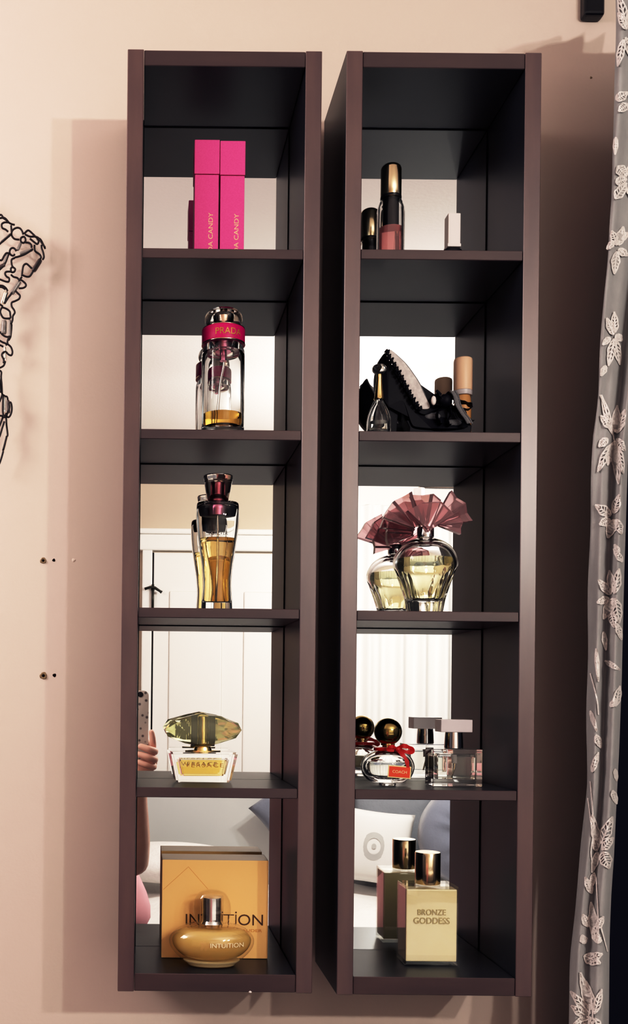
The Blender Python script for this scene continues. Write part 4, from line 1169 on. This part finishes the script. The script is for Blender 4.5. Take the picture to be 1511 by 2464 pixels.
hchain([(.010, -1.182, -.165), (.024, -1.178, -.140), (.014, -1.173, -.112), (.004, -1.167, -.092)], [.0125, .0105, .0090, .0076])
# left hand hanging at the side
lx, ly, lz = PX - .19, PY + .06, -.66
hchain([(lx, ly, lz), (lx, ly + .005, lz - .045), (lx, ly + .008, lz - .075)], [.021, (.016, .026), (.012, .024)])
for k in range(4):
    o_ = (-.018 + .012 * k)
    hchain([(lx, ly + .008 + o_, lz - .07), (lx + .004, ly + .01 + o_ * 1.1, lz - .105 + .004 * abs(k - 1.5)), (lx + .012, ly + .012 + o_ * 1.1, lz - .135 + .006 * abs(k - 1.5))], [.008, .0072, .006])
hchain([(lx + .004, ly + .02, lz - .02), (lx + .012, ly + .038, lz - .05), (lx + .016, ly + .042, lz - .075)], [.011, .009, .007])
# head
hb = bmesh.new(); bmesh.ops.create_uvsphere(hb, u_segments=32, v_segments=24, radius=1)
HC = Vector(H(PX, PY + .03, .105))
for v in hb.verts:
    p = v.co.copy()
    x, y, z = p.x * .070, p.y * .088, p.z * .108
    if p.z < -.15: k = (-.15 - p.z); x *= 1 - .34 * k; y = y * (1 - .18 * k) + .016 * k
    if p.y > .3:
        if abs(p.x) < .22 and -.35 < p.z < .15: y += .020 * (1 - abs(p.x) / .22) * (1 - abs(p.z + .16) / .3 if abs(p.z + .16) < .3 else 0)
        if .08 < abs(p.x) < .5 and .0 < p.z < .22: y -= .006
    v.co = HC + Vector((x, y, z))
mh = bpy.data.meshes.new('head'); hb.to_mesh(mh); hb.free(); parts.append(mh)
bm = bmesh.new()
for s in (1, -1):
    bmesh.ops.create_uvsphere(bm, u_segments=12, v_segments=10, radius=1, matrix=Matrix.Translation(HC + Vector((s * .071, -.004, -.008))) @ Matrix.Diagonal((.008, .018, .030, 1)))
me_ = bpy.data.meshes.new('ears'); bm.to_mesh(me_); bm.free(); parts.append(me_)
bm = bmesh.new()
for p in parts: bm.from_mesh(p)
body = obj('body', bm, M['skin'], person, True)
for s in (1, -1):
    bm = bmesh.new()
    bmesh.ops.create_uvsphere(bm, u_segments=12, v_segments=10, radius=.0115, matrix=Matrix.Translation(HC + Vector((s * .028, .072, .008))))
    ey = obj('eye', bm, M['eye'], person, True)
    bm = bmesh.new()
    bmesh.ops.create_uvsphere(bm, u_segments=12, v_segments=10, radius=.0056, matrix=Matrix.Translation(HC + Vector((s * .028, .0795, .008))))
    obj('iris', bm, M['iris'], ey, True)
bm = bmesh.new(); bmesh.ops.create_uvsphere(bm, u_segments=16, v_segments=8, radius=1, matrix=Matrix.Translation(HC + Vector((0, .0855, -.052))) @ Matrix.Diagonal((.021, .007, .007, 1)))
obj('mouth', bm, M['lip'], person, True)
hb = bmesh.new(); bmesh.ops.create_uvsphere(hb, u_segments=32, v_segments=24, radius=1)
for v in hb.verts:
    p = v.co.copy()
    x, y, z = p.x * .080, p.y * .098 - .012, p.z * .118 + .010
    if p.y > .1 and p.z < .62: y = min(y, .012); x *= .98
    if p.z < -.1 and p.y < .25: z -= .16 * (-.1 - p.z); x *= 1.05
    v.co = HC + Vector((x, y, z))
obj('hair', hb, M['hair'], person, True)
# pink top and trousers follow the body
top = skin([H(PX + .085, PY, -.68), H(PX + .085, PY, -.57), H(PX + .02, PY, -.42), H(PX, PY + .01, -.22), H(PX, PY, -.115)], [(0, 1), (1, 2), (2, 3), (3, 4)],
           [(.195, .15), (.185, .145), (.145, .118), (.170, .135), (.140, .105)], 2)
bm = bmesh.new(); bm.from_mesh(top)
for s in (1, -1):
    bm.from_mesh(chain([H(PX + s * .06, PY, -.095), H(PX + s * .13, PY, -.10), H(PX + s * .152, PY + .012, -.155)], [.070, .070, .062]))
obj('pink_top', bm, M['pink_cloth'], person, True)
bm = bmesh.new()
for s in (1, -1):
    bm.from_mesh(chain([H(PX + .085 + s * .05, PY, -.60), H(PX + .085 + s * .085, PY, -.72), H(PX + .07 + s * .09, PY + .01, -.90), H(PX + s * .09, PY + .01, -1.10), H(PX + s * .09, PY, -1.33)], [.125, .105, .090, .078, .066]))
obj('trousers', bm, M['pink_cloth'], person, True)

# phone
ph = thing('phone', 'phone in a pale spotted case held up by the person in the mirror', 'phone', (-.0175, -1.1465, -.070))
def rrect(w, h, r, n=6):
    P = []
    for cx, cz, a0 in ((w / 2 - r, h / 2 - r, 0), (-w / 2 + r, h / 2 - r, 90), (-w / 2 + r, -h / 2 + r, 180), (w / 2 - r, -h / 2 + r, 270)):
        for k in range(n + 1):
            a = math.radians(a0 + 90 * k / n); P.append((cx + r * math.cos(a), cz + r * math.sin(a)))
    return P
bm = bmesh.new(); add_prism(bm, rrect(.071, .156, .012), -.0050, .0042, .0012)
obj('case', bm, M['case'], ph, True, 40)
bm = bmesh.new(); add_prism(bm, rrect(.064, .149, .009), -.0056, -.0046)
obj('screen', bm, M['black'], ph)
bm = lathe([(0, 0), (.0062, 0), (.0062, .0010), (0, .0012)], 24); xform(bm, Matrix.Translation((.0165, .0043, .0690)) @ Matrix.Rotation(-PI / 2, 4, 'X'))
obj('lens', bm, M['black'], ph, True, 40)

# ------------------------------------------------------------------ world, camera, colour
w = bpy.data.worlds.new('World'); SC.world = w; w.use_nodes = True
w.node_tree.nodes['Background'].inputs[0].default_value = (.55, .65, .85, 1)
w.node_tree.nodes['Background'].inputs[1].default_value = 0.0

cam = bpy.data.cameras.new('camera'); co = bpy.data.objects.new('camera', cam); COL.objects.link(co)
cam.sensor_fit = 'AUTO'; cam.sensor_width = 36.0
cam.lens = FPX / 2464 * 36.0
cam.shift_x = (1511 / 2 - RX) / 2464
cam.shift_y = (RZ - 2464 / 2) / 2464
cam.clip_start = .05; cam.clip_end = 30
co.location = (0, CAMY, 0)
co.rotation_mode = 'QUATERNION'
co.rotation_quaternion = (Matrix.Rotation(PI / 2, 4, 'X') @ Matrix.Rotation(ROLL, 4, 'Z')).to_quaternion()
SC.camera = co

SC.view_settings.view_transform = 'Standard'
SC.view_settings.look = 'None'
SC.view_settings.exposure = 0.0
# phone-like tone curve: deep shadows, bright mid-tones
SC.view_settings.use_curve_mapping = True
cm = SC.view_settings.curve_mapping
cm.initialize()
for (x_, y_) in ((.012, .007), (.04, .026), (.12, .118), (.29, .43), (.44, .69), (.66, .89)):
    cm.curves[3].points.new(x_, y_)
cm.curves[2].points.new(.012, .0145)
cm.curves[2].points.new(.08, .083)
cm.update()
cy = SC.cycles
cy.max_bounces = 18; cy.transmission_bounces = 16; cy.glossy_bounces = 8; cy.diffuse_bounces = 5; cy.transparent_max_bounces = 12
cy.blur_glossy = 0.6
cy.sample_clamp_indirect = 4.0
cy.use_denoising = True
